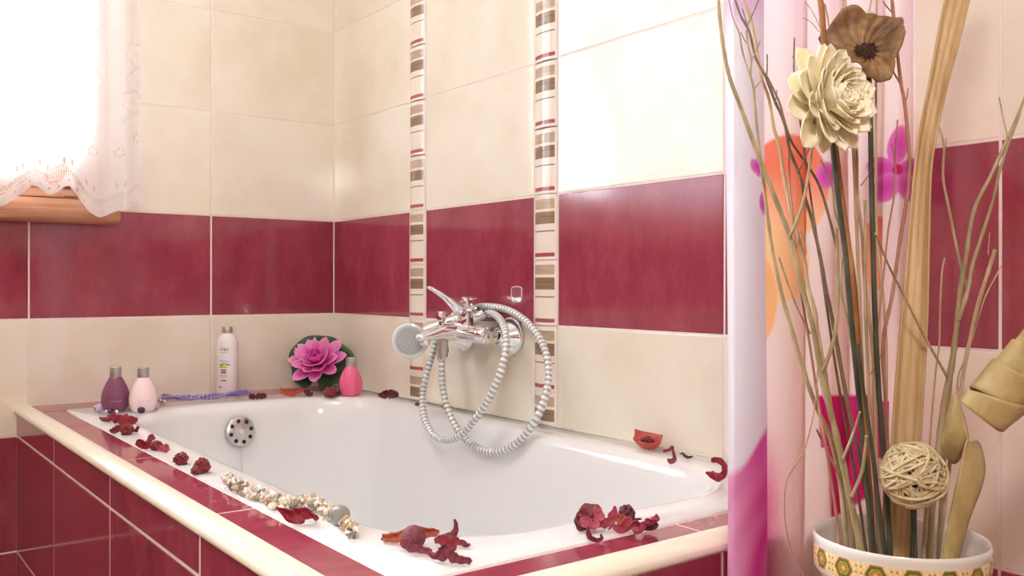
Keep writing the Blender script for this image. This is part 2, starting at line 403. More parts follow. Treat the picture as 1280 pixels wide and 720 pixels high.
# ------------------------------------------------------------------ bathtub
tub = thing('bathtub', (-.34, -.82, .1), 'white enamelled built-in bathtub with overflow plate, set in the red tiled surround', 'bathtub')
def rrect(xa, xb, ya, yb, rad, n=14, m=12, skew=0.):
    """rounded rectangle, counter-clockwise from the -x -y corner; rad = (BL, BR, TR, TL) with y up"""
    cs = [(xa, ya, rad[0], 180), (xb, ya, rad[1], 270), (xb, yb, rad[2], 0), (xa, yb, rad[3], 90)]
    out = []; arcs = []
    for (cx, cy, r, a0) in cs:
        ox = cx + (r if cx == xa else -r); oy = cy + (r if cy == ya else -r)
        arcs.append([(ox + r*math.cos(R(a0+90*k/n)), oy + r*math.sin(R(a0+90*k/n))) for k in range(n+1)])
    for i in range(4):
        out += arcs[i]; p, q = arcs[i][-1], arcs[(i+1) % 4][0]
        out += [(lerp(p[0], q[0], k/m), lerp(p[1], q[1], k/m)) for k in range(1, m)]
    return [(x + (skew*(-.8-y) if x > -.3 else 0), y) for x, y in out]
loops = []
OX0, OX1, OY0, OY1 = -.678, -.0025, -1.521, -.1225
def lp(i, z, rad, sk=0.): loops.append([(x, y, z) for x, y in rrect(OX0+i[0], OX1-i[1], OY0+i[2], OY1-i[3], rad, skew=sk)])
lp((.004, .004, .004, .004), .59, (.008,)*4); lp((0, 0, 0, 0), .604, (.012,)*4); lp((0, 0, 0, 0), .6108, (.008,)*4); lp((.0012,)*4, RIM, (.008,)*4)
ins = (.064, .060, .072, .102)      # left, right, front, back width of the rim
rads = (.15, .15, .17, .23)
# rim plane to the inner lip, then a rounded lip, then the sloping walls and the rounded bottom
prof = [(-.012, RIM), (-.004, RIM-.0006), (.003, RIM-.003), (.009, RIM-.008), (.0135, RIM-.016), (.017, RIM-.028), (.022, .55), (.033, .46), (.047, .36), (.063, .29), (.085, .245), (.115, .222), (.15, .212), (.20, .208)]
for d, z in prof:
    k = max(0, d)
    lp(tuple(x + d*(1.0 if j != 2 or d < .02 else 1+1.6*(min(d, .12)-.02)/.1) for j, x in enumerate(ins)), z, tuple(max(.05, r - d*.55) for r in rads), -.02 if d > -.02 else 0)
b = MB(); n = len(loops[0])
for l in loops: b.v += l
for j in range(len(loops)-1):
    for i in range(n): b.f.append((j*n+i, j*n+(i+1) % n, (j+1)*n+(i+1) % n, (j+1)*n+i))
b.f.append(tuple((len(loops)-1)*n+i for i in range(n))); b.mi = [0]*len(b.f)
b.build('tub_shell', M['enamel'], tub, sharp=60)
# overflow plate with eight holes on the back end wall, plug chain below
oc = ony(300.5, 539.5, -.254); nrm = Vector((0, -1, .16)).normalized()
mo = Matrix.Translation(oc) @ nrm.to_track_quat('Z', 'Y').to_matrix().to_4x4()
op = MB().lathe([(0, -.012), (.0325, -.012), (.0335, 0), (.0325, .0035), (.0305, .005), (.017, .0055), (.0165, .0048), (.0155, .0048), (.015, .006), (.0075, .007), (.007, .0065), (0, .0065)], 40, mo).build('overflow_plate', M['satin'], tub)
for k in range(8):
    a = R(45*k+12); MB().lathe([(0, 0), (.0046, 0), (.0046, .0058), (.0042, .0060), (0, .0057)], 14, mo @ Matrix.Translation((.0235*math.cos(a), .0235*math.sin(a), 0))).build('overflow_hole', M['black_hole'], op)
MB().lathe([(0, 0), (.006, 0), (.006, .008), (.0048, .0092), (0, .0092)], 16, mo).build('overflow_screw', M['chrome'], op)
cb = MB(); p0 = oc + Vector((0, -.004, -.034))
for k in range(80):
    p = p0 + Vector((.0006*math.sin(k*1.7), -.0011*k*.17-.002, -.0042*k))
    if p.z < .24: break
    cb.ell(p, (.0013, .0013, .0019), None, 6, 4)
pc = cb.tube([p0+Vector((0, 0, .004)), p0+Vector((0, -.008, -.15)), p0+Vector((0, -.015, -.31))], .0004, 4).build('plug_chain', M['satin'], tub); pc['kind'] = 'stuff'
MB().lathe([(0, .2085), (.034, .2085), (.034, .212), (.03, .2135), (0, .2135)], 28, Matrix.Translation((-.34, -.55, 0))).build('waste_plug', M['satin'], tub)
# dark gap and sealant along the faucet wall
MB().tube([(-.0028, -.13, .6135), (-.0028, -.6, .6135), (-.0028, -1.51, .6125)], .0018, 6).build('wall_seal', M['seal'], tub)

# ------------------------------------------------------------------ bath mixer, hand shower
mx = thing('bath_mixer', (-.06, -.70, .77), 'chrome single-lever bath mixer mounted on the tiled wall above the tub', 'tap')
def axis(p, d): return Matrix.Translation(p) @ Vector(d).normalized().to_track_quat('Z', 'Y').to_matrix().to_4x4()
ZM = .7795
for yy in (-.785, -.625):
    MB().lathe([(0, 0), (.0385, 0), (.040, .004), (.039, .008), (.034, .014), (.026, .025), (.019, .035), (.0165, .039), (.0155, .036), (0, .036)], 40, axis((0, yy, ZM-.004), (-1, 0, 0))).build('wall_flange', M['chrome'], mx)
    MB().lathe([(0, .02), (.0115, .02), (.0115, .046), (.0165, .047), (.0165, .062), (0, .062)], 6 if yy > -.7 else 24, axis((0, yy, ZM-.002), (-1, 0, 0))).build('union_nut', M['chrome'], mx, sharp=25)
MB().lathe([(0, -.006), (.012, -.006), (.0165, -.003), (.0172, .0), (.0172, .012), (.0165, .0125), (.0165, .0135), (.0172, .014), (.0175, .17), (.017, .174), (.014, .178), (0, .178)], 36, axis((-.072, -.797, ZM), (0, 1, 0))).build('mixer_body', M['chrome'], mx)
# spout, tapering outwards with a rounded end
sp = spline([(-.060, ZM+.001, .019, .019), (-.085, ZM+.002, .0185, .0185), (-.11, ZM+.002, .017, .0165), (-.14, ZM-.002, .0155, .012), (-.158, ZM-.005, .0135, .009), (-.166, ZM-.006, .0095, .0062), (-.168, ZM-.0065, .004, .003)], 6)
MB().tube([(x, -.70, z) for x, z, a, c in sp], .01, 20, flat=[(c, a) for x, z, a, c in sp]).build('spout', M['chrome'], mx)
MB().lathe([(0, 0), (.0095, 0), (.0105, .003), (.0105, .016), (0, .016)], 24, axis((-.149, -.70, ZM-.021), (0, 0, 1))).build('spout_outlet', M['chrome'], mx)
MB().lathe([(0, 0), (.0055, 0), (.006, .012), (.0092, .014), (.0092, .030), (.0085, .0325), (0, .0335)], 24, axis((-.112, -.70, ZM+.012), (0, 0, 1))).build('diverter_knob', M['chrome'], mx)
MB().lathe([(0, 0), (.0105, 0), (.0105, .008), (.0125, .0085), (.0125, .018), (.011, .019), (.011, .034), (0, .034)], 24, axis((-.108, -.70, ZM-.046), (0, 0, 1))).build('hose_outlet', M['satin'], mx)
# cartridge column and lever
MB().lathe([(0, -.004), (.0185, -.004), (.0185, .010), (.0172, .014), (.0168, .036), (.0178, .037), (.0178, .0385), (.0172, .039), (.0175, .052), (.0165, .058), (0, .060)], 36, axis((-.054, -.702, ZM+.004), (-.08, -.03, 1))).build('cartridge_housing', M['chrome'], mx)
lv = spline([(-.031, ZM+.050, .010, .010), (-.037, ZM+.055, .0175, .018), (-.052, ZM+.054, .0200, .0215), (-.068, ZM+.054, .0190, .0180), (-.083, ZM+.0605, .0165, .0110), (-.102, ZM+.0715, .0140, .0062), (-.124, ZM+.084, .0118, .0038), (-.138, ZM+.0905, .0095, .0032), (-.1435, ZM+.0925, .004, .002)], 6)
MB().tube([(x, -.702, z) for x, z, a, c in lv], .01, 20, flat=[(c, a) for x, z, a, c in lv]).build('lever', M['chrome'], mx)
# bracket holding the hand shower behind the column
hb0, hb1 = Vector((-.045, -.675, ZM+.043)), Vector((-.012, -.698, ZM+.045))
MB().tube([(-.062, -.702, ZM+.041), (-.060, -.672, ZM+.034), (-.052, -.662, ZM+.030)], .005, 10).tube([(-.062, -.7, ZM+.041), (-.03, -.71, ZM+.042), (-.012, -.716, ZM+.044)], .0042, 10).build('shower_bracket', M['chrome'], mx)

hs = thing('hand_shower', (-.12, -.62, .77), 'chrome hand shower with grey spray face and coiled hose, resting on the mixer', 'shower')
HC = onx(512.5, 425.5, -.142); HE = onx(606, 391, -.016)
fn = (Vector((-.60, -.79, -.16))).normalized(); mh = axis(HC, fn)
MB().lathe([(0, -.020), (.012, -.0195), (.024, -.016), (.0335, -.008), (.0372, .000), (.0365, .004)], 44, mh).build('shower_head', M['chrome'], hs)
hd = MB().lathe([(.0362, .0015), (.0372, .0045), (.0355, .0075), (.0318, .0088), (.0305, .0080), (.0295, .0078), (0, .0080)], 44, mh).build('spray_face', mat('white_spray_rim', srgb(226, 228, 228), .2), hs)
MB().lathe([(.0298, .0076), (.0285, .0088), (0, .0100)], 44, mh).build('spray_disc', M['spray_face'], hd)
nb = MB()
for ring, cnt in ((.006, 6), (.012, 12), (.018, 18), (.0238, 24)):
    for k in range(cnt):
        a = 2*math.pi*(k+.5*(ring*100 % 2))/cnt
        nb.lathe([(.0011, .0078), (.0010, .0108), (0, .0110)], 6, mh @ Matrix.Translation((ring*math.cos(a), ring*math.sin(a), 0)))
nz = nb.build('spray_nozzles', M['nozzle'], hd); nz['kind'] = 'stuff'
HD = (HE-HC).normalized()
hp_ = [HC + HD*.004 - fn*.012, HC + HD*.026 - fn*.014, lerp(HC, HE, .36) - fn*.010+Vector((0, 0, .004)), lerp(HC, HE, .65)-fn*.004+Vector((0, 0, .004)), lerp(HC, HE, .92), HE]
hr = [.0185, .0175, .0150, .0135, .0120, .0098]
q = spline([(*p, r) for p, r in zip(hp_, hr)], 6)
MB().tube([x[:3] for x in q], [x[3] for x in q], 20).build('handle', M['chrome'], hs)
hose_px = [(552, 441, -.108), (552, 455, -.108), (553, 480, -.106), (558, 505, -.104), (568, 530, -.102), (584, 551, -.100), (606, 563.5, -.100), (626, 563.5, -.098), (648, 552, -.091), (668, 528, -.081), (681, 498, -.064), (686, 468, -.046), (683, 444, -.038), (674, 422, -.030), (660, 404, -.024), (644, 392, -.021), (626, 385, -.020), (606, 383, -.020),
           (585, 386, -.022), (564, 397, -.030), (548, 420, -.044), (541, 443, -.060), (534, 466, -.078), (528.5, 490, -.094), (529, 514, -.108), (535, 534, -.118), (546, 547, -.124), (560, 550.5, -.126), (577, 543, -.124), (595, 523, -.118), (612, 497, -.110), (625, 468, -.100), (632, 440, -.088), (632.5, 418, -.072), (627, 402, -.052), (618, 393, -.032), (608, 391, -.018)]
hpts = spline([tuple(onx(u, v, x)) for u, v, x in hose_px], 14)
# resample evenly, ribs as a radius wave, silver crests paint in the rib highlights
d = [0]
for a, c in zip(hpts, hpts[1:]): d.append(d[-1] + (Vector(a)-Vector(c)).length)
step = .0016; res = []; k = 0
for i in range(int(d[-1]/step)):
    t = i*step
    while d[k+1] < t: k += 1
    f = (t-d[k])/(d[k+1]-d[k]); res.append(tuple(lerp(x, y, f) for x, y in zip(hpts[k], hpts[k+1])))
MB().tube(res, [.0067 + .0007*math.sin(i*math.pi/3) for i in range(len(res))], 14, mis=[1 if i % 6 < 3 else 0 for i in range(len(res))]).build('shower_hose', [M['hose'], M['hose_lt']], hs)
for p, q_ in ((res[0], res[8]), (res[-1], res[-9])):
    MB().tube([p, q_], .0088, 20).build('hose_ferrule', M['chrome'], hs)

# clear adhesive hook pad on the red tile
pc_ = onx(646, 368, -.001)
pad = thing('adhesive_pad', pc_, 'small clear square adhesive pad stuck on the red tile above the mixer', 'hook')
loop = [(.0165*math.copysign(abs(math.cos(a))**.45, math.cos(a))*(1+.07*math.sin(a+.5)), .0150*math.copysign(abs(math.sin(a))**.45, math.sin(a))) for a in [2*math.pi*k/40 for k in range(40)]]
b = MB()
pad_mat = mat('clear_plastic_pad', (.95, .9, .95), .06, trans=.92, ior=1.45)
b.tube([(pc_.x, pc_.y+y, pc_.z+z) for y, z in loop+loop[:1]], .0014, 8, cap=False).build('pad_rim', mat('milky_plastic_rim', srgb(226, 190, 208), .1), pad)
MB().add([(pc_.x-.0006, pc_.y+y, pc_.z+z) for y, z in loop]+[(pc_.x+.0006, pc_.y+y, pc_.z+z) for y, z in loop], [tuple(range(40)), tuple(range(79, 39, -1))]+[(i, i+40, (i+1) % 40+40, (i+1) % 40) for i in range(40)]).build('pad_plate', pad_mat, pad)

# ------------------------------------------------------------------ bottles
M['cap'] = noisy(mat('brushed_silver_cap', (1, 1, 1), .34, .75), [srgb(176, 168, 162), srgb(206, 200, 196)], 20, stretch=(1, 1, 12))
def text_on(parent, name, txt, font_h, R_, C0, ang0, z, m, bold=0., shear=0.):
    """flat print wrapped round a bottle: the text mesh is bent to the radius"""
    cu = bpy.data.curves.new('print', 'FONT'); cu.body = txt; cu.size = font_h; cu.align_x = 'CENTER'; cu.shear = shear; cu.offset = bold
    o = bpy.data.objects.new('print', cu); COL.objects.link(o)
    dg = bpy.context.evaluated_depsgraph_get(); me = bpy.data.meshes.new_from_object(o.evaluated_get(dg)); bpy.data.objects.remove(o)
    rr = R_ if callable(R_) else (lambda zz: R_)
    for v in me.vertices:
        zz = z+v.co.y; r = rr(zz)+.0008; a = ang0 + v.co.x/r
        v.co = (C0.x + r*math.cos(a), C0.y + r*math.sin(a), C0.z + zz)
    me.materials.clear(); me.materials.append(m); me.name = name
    return link(name, me, parent)
def facing(P): d_ = CAM-P; return math.atan2(d_.y, d_.x)
egg = [(0, 0), (.0165, 0), (.020, .0015), (.0245, .008), (.0274, .017), (.0283, .026), (.0274, .036), (.0240, .048), (.0190, .059), (.0140, .068), (.0112, .072), (.0108, .074)]
def egg_bottle(u, v, body_m, label, scale=1., group=None):
    P = onz(u, v, RIM); t = thing('bottle', P, label, 'bottle', group)
    pr = [(r*scale, z*scale) for r, z in spline(egg, 3)]; mt = Matrix.Translation(P)
    MB().lathe(pr, 36, mt).build('body', body_m, t)
    s = scale
    MB().lathe([(0, .0715*s), (.0112*s, .0715*s), (.0116*s, .0722*s), (.0114*s, .0915*s), (.0106*s, .0925*s), (0, .0925*s)], 28, mt).build('cap', M['cap'], t)
    return t, P, pr
def prof_r(pr): return lambda z: max([lerp(a[0], c[0], (z-a[1])/(c[1]-a[1])) for a, c in zip(pr, pr[1:]) if a[1] <= z <= c[1] and c[1] > a[1]] or [.02])
def wrapped(name, pts, parent, m, P_, ang, rad):
    vs = [(P_.x+(rad+.0004)*math.cos(ang+x/rad), P_.y+(rad+.0004)*math.sin(ang+x/rad), P_.z+z) for x, z in pts]
    return MB().add(vs, [tuple(range(len(vs)))]).build(name, m, parent)
def faint_line(parent, pr, P_, z, m):
    r = prof_r(pr); f = facing(P_)+.05
    pts = [(-.011+.022*k/24, z+.0009*math.sin(k*1.9)+.0005*math.sin(k*.8)) for k in range(25)]
    MB().tube([(P_.x+(r(zz)+.0001)*math.cos(f+x/r(zz)), P_.y+(r(zz)+.0001)*math.sin(f+x/r(zz)), P_.z+zz) for x, zz in pts], .0005, 5).build('label_print', m, parent)
pm = mat('purple_gel_bottle', srgb(150, 88, 120), .06, trans=.35, ior=1.4)
t, P, pr = egg_bottle(144.5, 514, pm, 'transparent purple egg-shaped bottle with silver cap, leftmost on the tub corner')
faint_line(t, pr, P, .024, mat('faded_lilac_print', srgb(160, 116, 150), .4))
t, P, pr = egg_bottle(179, 514.5, mat('milky_pink_bottle', srgb(246, 218, 220), .12, sub=.1), 'pale milky pink egg-shaped bottle with silver cap beside the purple bottle', .99)
faint_line(t, pr, P, .025, mat('faded_pink_print', srgb(222, 180, 186), .4))
t, P, pr = egg_bottle(438.5, 494.5, mat('bright_pink_bottle', srgb(232, 100, 140), .1, sub=.1), 'bright pink egg-shaped bottle with silver cap in front of the lotus', .985)
# lotion bottle standing on the back ledge
P = onz(284, 492.5, LZ); P.y = min(P.y, -.029); lo = thing('lotion_bottle', P, 'tall white cylindrical lotion bottle with olive print on the back ledge', 'bottle')
lr = [(0, 0), (.0235, 0), (.0255, .002), (.026, .005), (.026, .121), (.0255, .128), (.0225, .137), (.0165, .1445), (.0125, .1475), (.0118, .149), (0, .149)]
MB().lathe(lr, 40, Matrix.Translation(P)).build('body', mat('white_plastic_bottle', srgb(244, 240, 240), .22), lo)
MB().lathe([(0, .148), (.0118, .148), (.0122, .1488), (.0122, .1625), (.0115, .1638), (0, .164)], 32, Matrix.Translation(P)).build('cap', M['cap'], lo)
fa = facing(P)-.33; gr = mat('grey_print', srgb(92, 88, 88), .5); lg = mat('light_grey_print', srgb(168, 164, 164), .5)
text_on(lo, 'brand_print', 'ol', .0135, .026, P, fa-.235, .107, lg)
text_on(lo, 'brand_print', 'ec', .0135, .026, P, fa+.225, .107, mat('dark_print', srgb(40, 36, 38), .5))
for cz, w_, h_, m_ in ((.1025, .020, .0012, lg), (.060, .013, .0034, gr), (.0545, .013, .0034, gr), (.0475, .020, .0010, lg), (.0445, .018, .0010, lg), (.0355, .012, .0030, mat('red_print', srgb(208, 52, 70), .5)), (.0195, .009, .0024, gr)):
    fx_ = -.0085 if cz < .03 else 0
    wrapped('blurred_print', [(fx_-w_/2+w_*k/8, cz-h_/2) for k in range(9)]+[(fx_+w_/2-w_*k/8, cz+h_/2) for k in range(9)], lo, m_, P, fa, .026)
text_on(lo, 'script_print', 'Mladica', .0085, .026, P, fa, .0795, lg, shear=.35)
def oval(cx, cz, a, c, rot=0, n=18): return [(cx+a*math.cos(t)*math.cos(rot)-c*math.sin(t)*math.sin(rot), cz+a*math.cos(t)*math.sin(rot)+c*math.sin(t)*math.cos(rot)) for t in [2*math.pi*k/n for k in range(n)]]
olv = mat('olive_green_print', srgb(190, 200, 46), .5); ovd = mat('leaf_green_print', srgb(108, 140, 72), .5)
wrapped('olive_print', oval(-.0055, .0695, .0055, .0042, .2), lo, olv, P, fa, .0262); wrapped('olive_print', oval(.0035, .0685, .0050, .0040, -.2), lo, mat('yellow_olive_print', srgb(214, 212, 60), .5), P, fa, .0261)
wrapped('leaf_print', oval(.010, .0738, .0062, .0016, -.3), lo, ovd, P, fa, .0263); wrapped('leaf_print', oval(-.003, .0748, .0075, .0013, .1), lo, ovd, P, fa, .0264)

# ------------------------------------------------------------------ jewellery
M['lilac_pearl'] = mat('lilac_pearl', srgb(206, 176, 206), .12, .1, coat=.6); M['violet_pearl'] = mat('violet_pearl', srgb(150, 138, 202), .18, .1, coat=.5)
M['dark_bead'] = mat('dark_purple_bead', srgb(66, 34, 66), .08); M['silver'] = mat('silver_bead', (.75, .73, .72), .15, 1.)
br = thing('bead_bracelet', onz(160, 512, RIM), 'lilac and dark purple bead bracelet lying around the two egg-shaped bottles', 'bracelet')
big = [(124.5, 509.5, .0085, 'lilac_pearl'), (194, 507, .0085, 'lilac_pearl'), (196.5, 498, .0078, 'lilac_pearl'), (139, 514.5, .0062, 'dark_bead'), (176.5, 513, .0068, 'dark_bead'), (161, 505.5, .0055, 'dark_bead'), (118.5, 508.5, .0035, 'silver'), (131.5, 511.5, .004, 'silver'), (133, 514.5, .0035, 'silver'), (146, 514.5, .004, 'silver'), (169, 512, .0035, 'silver'), (171, 513.5, .003, 'silver'), (184, 511, .0038, 'silver'), (188.5, 510.5, .0036, 'silver'), (196, 508, .004, 'silver'), (197, 504, .004, 'silver'), (201, 500.5, .0035, 'silver'), (206, 502, .004, 'silver')]
wire = []
for u, v, r, m in big:
    p = onz(u, v+r*540, RIM); p.z = RIM+r*.97
    q = Matrix.Rotation(random.uniform(0, 3), 3, 'Z')
    MB().ell(p, (r*1.25, r*.97, r*.97) if m == 'dark_bead' else r, q, 16, 10).build('bead', M[m], br); wire.append(p)
order = [6, 0, 7, 8, 3, 9, 5, 10, 11, 4, 12, 13, 1, 14, 15, 2, 16, 17]
MB().tube([tuple(x) for x in spline([wire[i] for i in order], 4)], .0007, 5).build('wire', M['silver'], br)
nk = thing('bead_necklace', onz(255, 497, RIM), 'twisted double strand of violet pearl beads lying along the back rim', 'necklace')
path = spline([(204, 500.5), (222, 502), (245, 502.3), (268, 500.5), (290, 497.5), (313, 494.5)], 20)
bead = None
for s in (0, 1):
    acc = []
    for i, (u, v) in enumerate(path):
        t = i/(len(path)-1); ph = t*11+s*math.pi
        p = onz(u, v-1.0, RIM); p += Vector((0, .0052*math.sin(ph), 0)); p.z = RIM+.0046 + .0036*(1+math.cos(ph)); acc.append(p)
    run = 0; last = None
    for p in acc:
        if last is None or (p-last).length > .0082:
            if bead is None: bead = MB().ell((0, 0, 0), .0042, None, 12, 8).build('bead', M['violet_pearl']); o = bead
            else: o = bead.copy(); COL.objects.link(o)
            o.location = p; o.parent = nk; o.matrix_parent_inverse = wloc(nk).inverted(); last = p
    MB().tube(acc, .0006, 4).build('thread', M['silver'], nk)

# shell-chip necklace on the near rim, with a glass bead
sc_ = [noisy(mat('shell_'+n, (1, 1, 1), .25), [c, tuple(min(1, x*1.15) for x in c[:3])+(1,)], 60) for n, c in (('cream', srgb(228, 214, 186)), ('white', srgb(244, 242, 236)), ('tan', srgb(190, 164, 130)), ('grey', srgb(128, 118, 106)), ('silver', srgb(190, 188, 186)))]
sn = thing('shell_necklace', onz(350, 640, RIM), 'necklace of cream and brown shell chips with a glass bead on the near rim', 'necklace')
sp_ = spline([(283, 604), (290, 611), (303, 615), (312, 622), (328, 626), (341, 632), (353, 636), (368, 634), (385, 634), (398, 640), (411, 649), (424, 654), (433, 663), (441, 671)], 8)
b = MB(); rs = random.Random(3)
for i, (u, v) in enumerate(sp_):
    for k in range(5 if 10 < i < 70 else 4):
        w = .012 if i < 92 else .008
        P = onz(u+rs.uniform(-7, 7), v+rs.uniform(-4.5, 4.5), RIM); P.z = RIM+rs.uniform(.003, .012)
        r = rs.uniform(.0028, .0056); rot = Euler((rs.uniform(0, 6), rs.uniform(0, 6), rs.uniform(0, 6))).to_matrix()
        b.ell(P, (r*rs.uniform(.8, 1.2), r*.7, r*.4), rot, 6, 4, rs.choice([0, 0, 1, 1, 2, 2, 3, 4]))
o = b.build('shell_chips', sc_, sn, sharp=25); o['kind'] = 'stuff'
for u, v, r, m in ((318, 621, .0085, 1), (294, 618, .0065, 2), (340, 641, .0065, 0), (330, 629, .006, 1), (438, 677, .0058, 3), (285, 600, .0055, 2)):
    P = onz(u, v, RIM); P.z = RIM+.008
    MB().ell(P, (r, r*.75, r*.45), Euler((rs.uniform(-.6, .6), rs.uniform(-.6, .6), rs.uniform(0, 6))).to_matrix(), 8, 5).build('large_shell', sc_[m], sn, sharp=25)
P = onz(425, 656, RIM); P.z = RIM+.0105
MB().ell(P, .0115, None, 24, 14).build('glass_bead', mat('clear_glass_bead', (.97, .96, .90), .05, trans=.7, ior=1.45), sn)
MB().tube([(p.x, p.y, RIM+.006) for p in [onz(u, v, RIM) for u, v in sp_]], .0008, 5).build('thread', M['silver'], sn)

# ------------------------------------------------------------------ lotus on a pad
M['pad_green'] = noisy(mat('dark_green_leaf_pad', (1, 1, 1), .32), [srgb(34, 62, 42), srgb(56, 92, 60), srgb(78, 112, 74)], 30)
M['lotus_petal'] = attr_color(mat('pink_lotus_petal', (1, 1, 1), .35, sub=0.))
LC = at(400, 453, depth((-.105, -.075, .7)))
lt = thing('lotus_flower', LC, 'pink artificial lotus flower on a dark green leaf pad leaning in the tiled corner', 'flower')
lf = (Vector((-.50, -.78, .30))).normalized()
lz = lf; lx = lz.cross(Vector((0, 0, 1))).normalized()*-1; lx = Vector((0, 0, 1)).cross(lz).normalized(); ly = lz.cross(lx)
LB = Matrix((lx, ly, lz)).transposed().to_4x4(); LB.translation = LC
def padfn(u, v):
    a = 2*math.pi*u; r = v*.0735*(1+.05*math.sin(3*a+1)+.03*math.sin(7*a))
    notch = math.exp(-((a-4.55)/.16)**2); r *= 1-.5*notch*v
    z = -.012 + .010*v*v + .007*v*v*math.sin(5*a+.6) + .012*notch*v
    return LB @ Vector((r*math.cos(a)*1.08, r*math.sin(a), z))
MB().grid(padfn, 72, 12, wrap=True).build('leaf_pad', M['pad_green'], lt, sharp=80, solid=.0014)
def petal_pts(Lg, W, cup, curl, nu=6, nv=8, tip=.55, base=.35):
    """points of one petal growing along +y from the origin, upper side +z; returns a function (u, v) -> Vector"""
    def fn(u, v):
        x = (u-.5)*2
        w = W*lerp(base, 1, min(1, v/.5)**.7)*max(0, 1-max(0, (v-tip)/(1-tip))**2)**.62
        a = curl*v; y = Lg*(math.sin(a)/curl if abs(curl) > 1e-3 else v); z = Lg*((1-math.cos(a))/curl if abs(curl) > 1e-3 else 0)
        zz = cup*W*(x*x)*math.sin(math.pi*min(1, v*.9+.1))
        return Vector((x*w, y - zz*math.sin(a), z + zz*math.cos(a)))
    return fn
pk0, pk1, pk2 = srgb(204, 36, 158), srgb(234, 88, 190), srgb(248, 176, 218)
def lotus_col(u, v, p):
    c = mixc(pk0, pk1, sm(.0, .35, v)); c = mixc(c, pk2, sm(.35, 1., v)*.8); return mixc(c, pk2, sm(.6, 1, abs(u-.5)*2)*.5)
def deep_col(u, v, p): return mixc(mixc(pk0, pk1, sm(.2, .9, v)), pk2, sm(.6, 1, abs(u-.5)*2)*.35)
rl = random.Random(5)
LF = LB @ Matrix.Translation((-.001, -.007, .004)) @ Matrix.Scale(1.08, 4) @ Matrix.Rotation(-.44, 4, 'X') @ Matrix.Rotation(-.18, 4, 'Y')
rings = [(8, .066, .0165, .45, .45, .08, lotus_col, 0), (8, .060, .0155, .5, .5, .38, lotus_col, .5), (7, .050, .0150, .55, .55, .66, lotus_col, .1), (7, .038, .0125, .6, .6, .92, deep_col, .3), (5, .026, .0095, .7, .7, 1.15, deep_col, 0)]
for cnt, Lg, W, cup, curl, lift, cf, off in rings:
    me = MB().grid(petal_pts(Lg, W, cup, curl), 6, 9, cf=cf).mesh('petal', M['lotus_petal'], 80)
    for k in range(cnt):
        a = 2*math.pi*(k+off)/cnt + rl.uniform(-.08, .08)
        o = link('petal', me); s = rl.uniform(.93, 1.07)
        o.matrix_basis = LF @ Matrix.Rotation(a, 4, 'Z') @ Matrix.Translation((0, .004+.003*(1.2-lift), .004+.008*lift)) @ Matrix.Rotation(lift+rl.uniform(-.06, .06), 4, 'X') @ Matrix.Scale(s, 4)
        o.parent = lt; o.matrix_parent_inverse = wloc(lt).inverted()
        md = o.modifiers.new('thickness', 'SOLIDIFY'); md.thickness = .0009
b = MB()
b.lathe([(0, 0), (.007, 0), (.008, .012), (.006, .016), (0, .0165)], 16, LF)
b.build('seed_head', mat('orange_seed_head', srgb(226, 130, 96), .5), lt)

# ------------------------------------------------------------------ dried petals, pods and cones
def dried(name, a, c, e, ro=.55):
    return noisy(mat(name, (1, 1, 1), ro), [a, c, e], 220, detail=6, bump=.25, pos=(.25, .75))
M['p_red'] = dried('dried_red_petal', srgb(116, 20, 38), srgb(150, 32, 52), srgb(174, 62, 76))
M['p_mauve'] = dried('dried_mauve_petal', srgb(98, 30, 46), srgb(130, 50, 64), srgb(162, 84, 92))
M['p_dark'] = dried('dried_dark_petal', srgb(68, 20, 32), srgb(96, 32, 44), srgb(124, 48, 56))
M['p_pink'] = dried('dried_pink_petal', srgb(150, 48, 68), srgb(178, 74, 90), srgb(200, 112, 118))
M['p_cone'] = dried('red_brown_cone', srgb(86, 18, 28), srgb(128, 34, 42), srgb(166, 74, 72))
M['p_pod'] = dried('orange_red_pod', srgb(160, 52, 44), srgb(190, 76, 60), srgb(206, 112, 84))
M['p_orange'] = dried('orange_brown_pod', srgb(150, 62, 38), srgb(192, 98, 66), srgb(214, 136, 98))
M['p_berry'] = noisy(mat('dusty_mauve_berry', (1, 1, 1), .7), [srgb(104, 44, 56), srgb(128, 62, 74), srgb(146, 82, 90)], 160, bump=.2)
M['p_in'] = dried('dried_petal_inside', srgb(96, 24, 34), srgb(136, 50, 56), srgb(170, 84, 84))
GP = 'dried flower pieces on the bathtub rim'
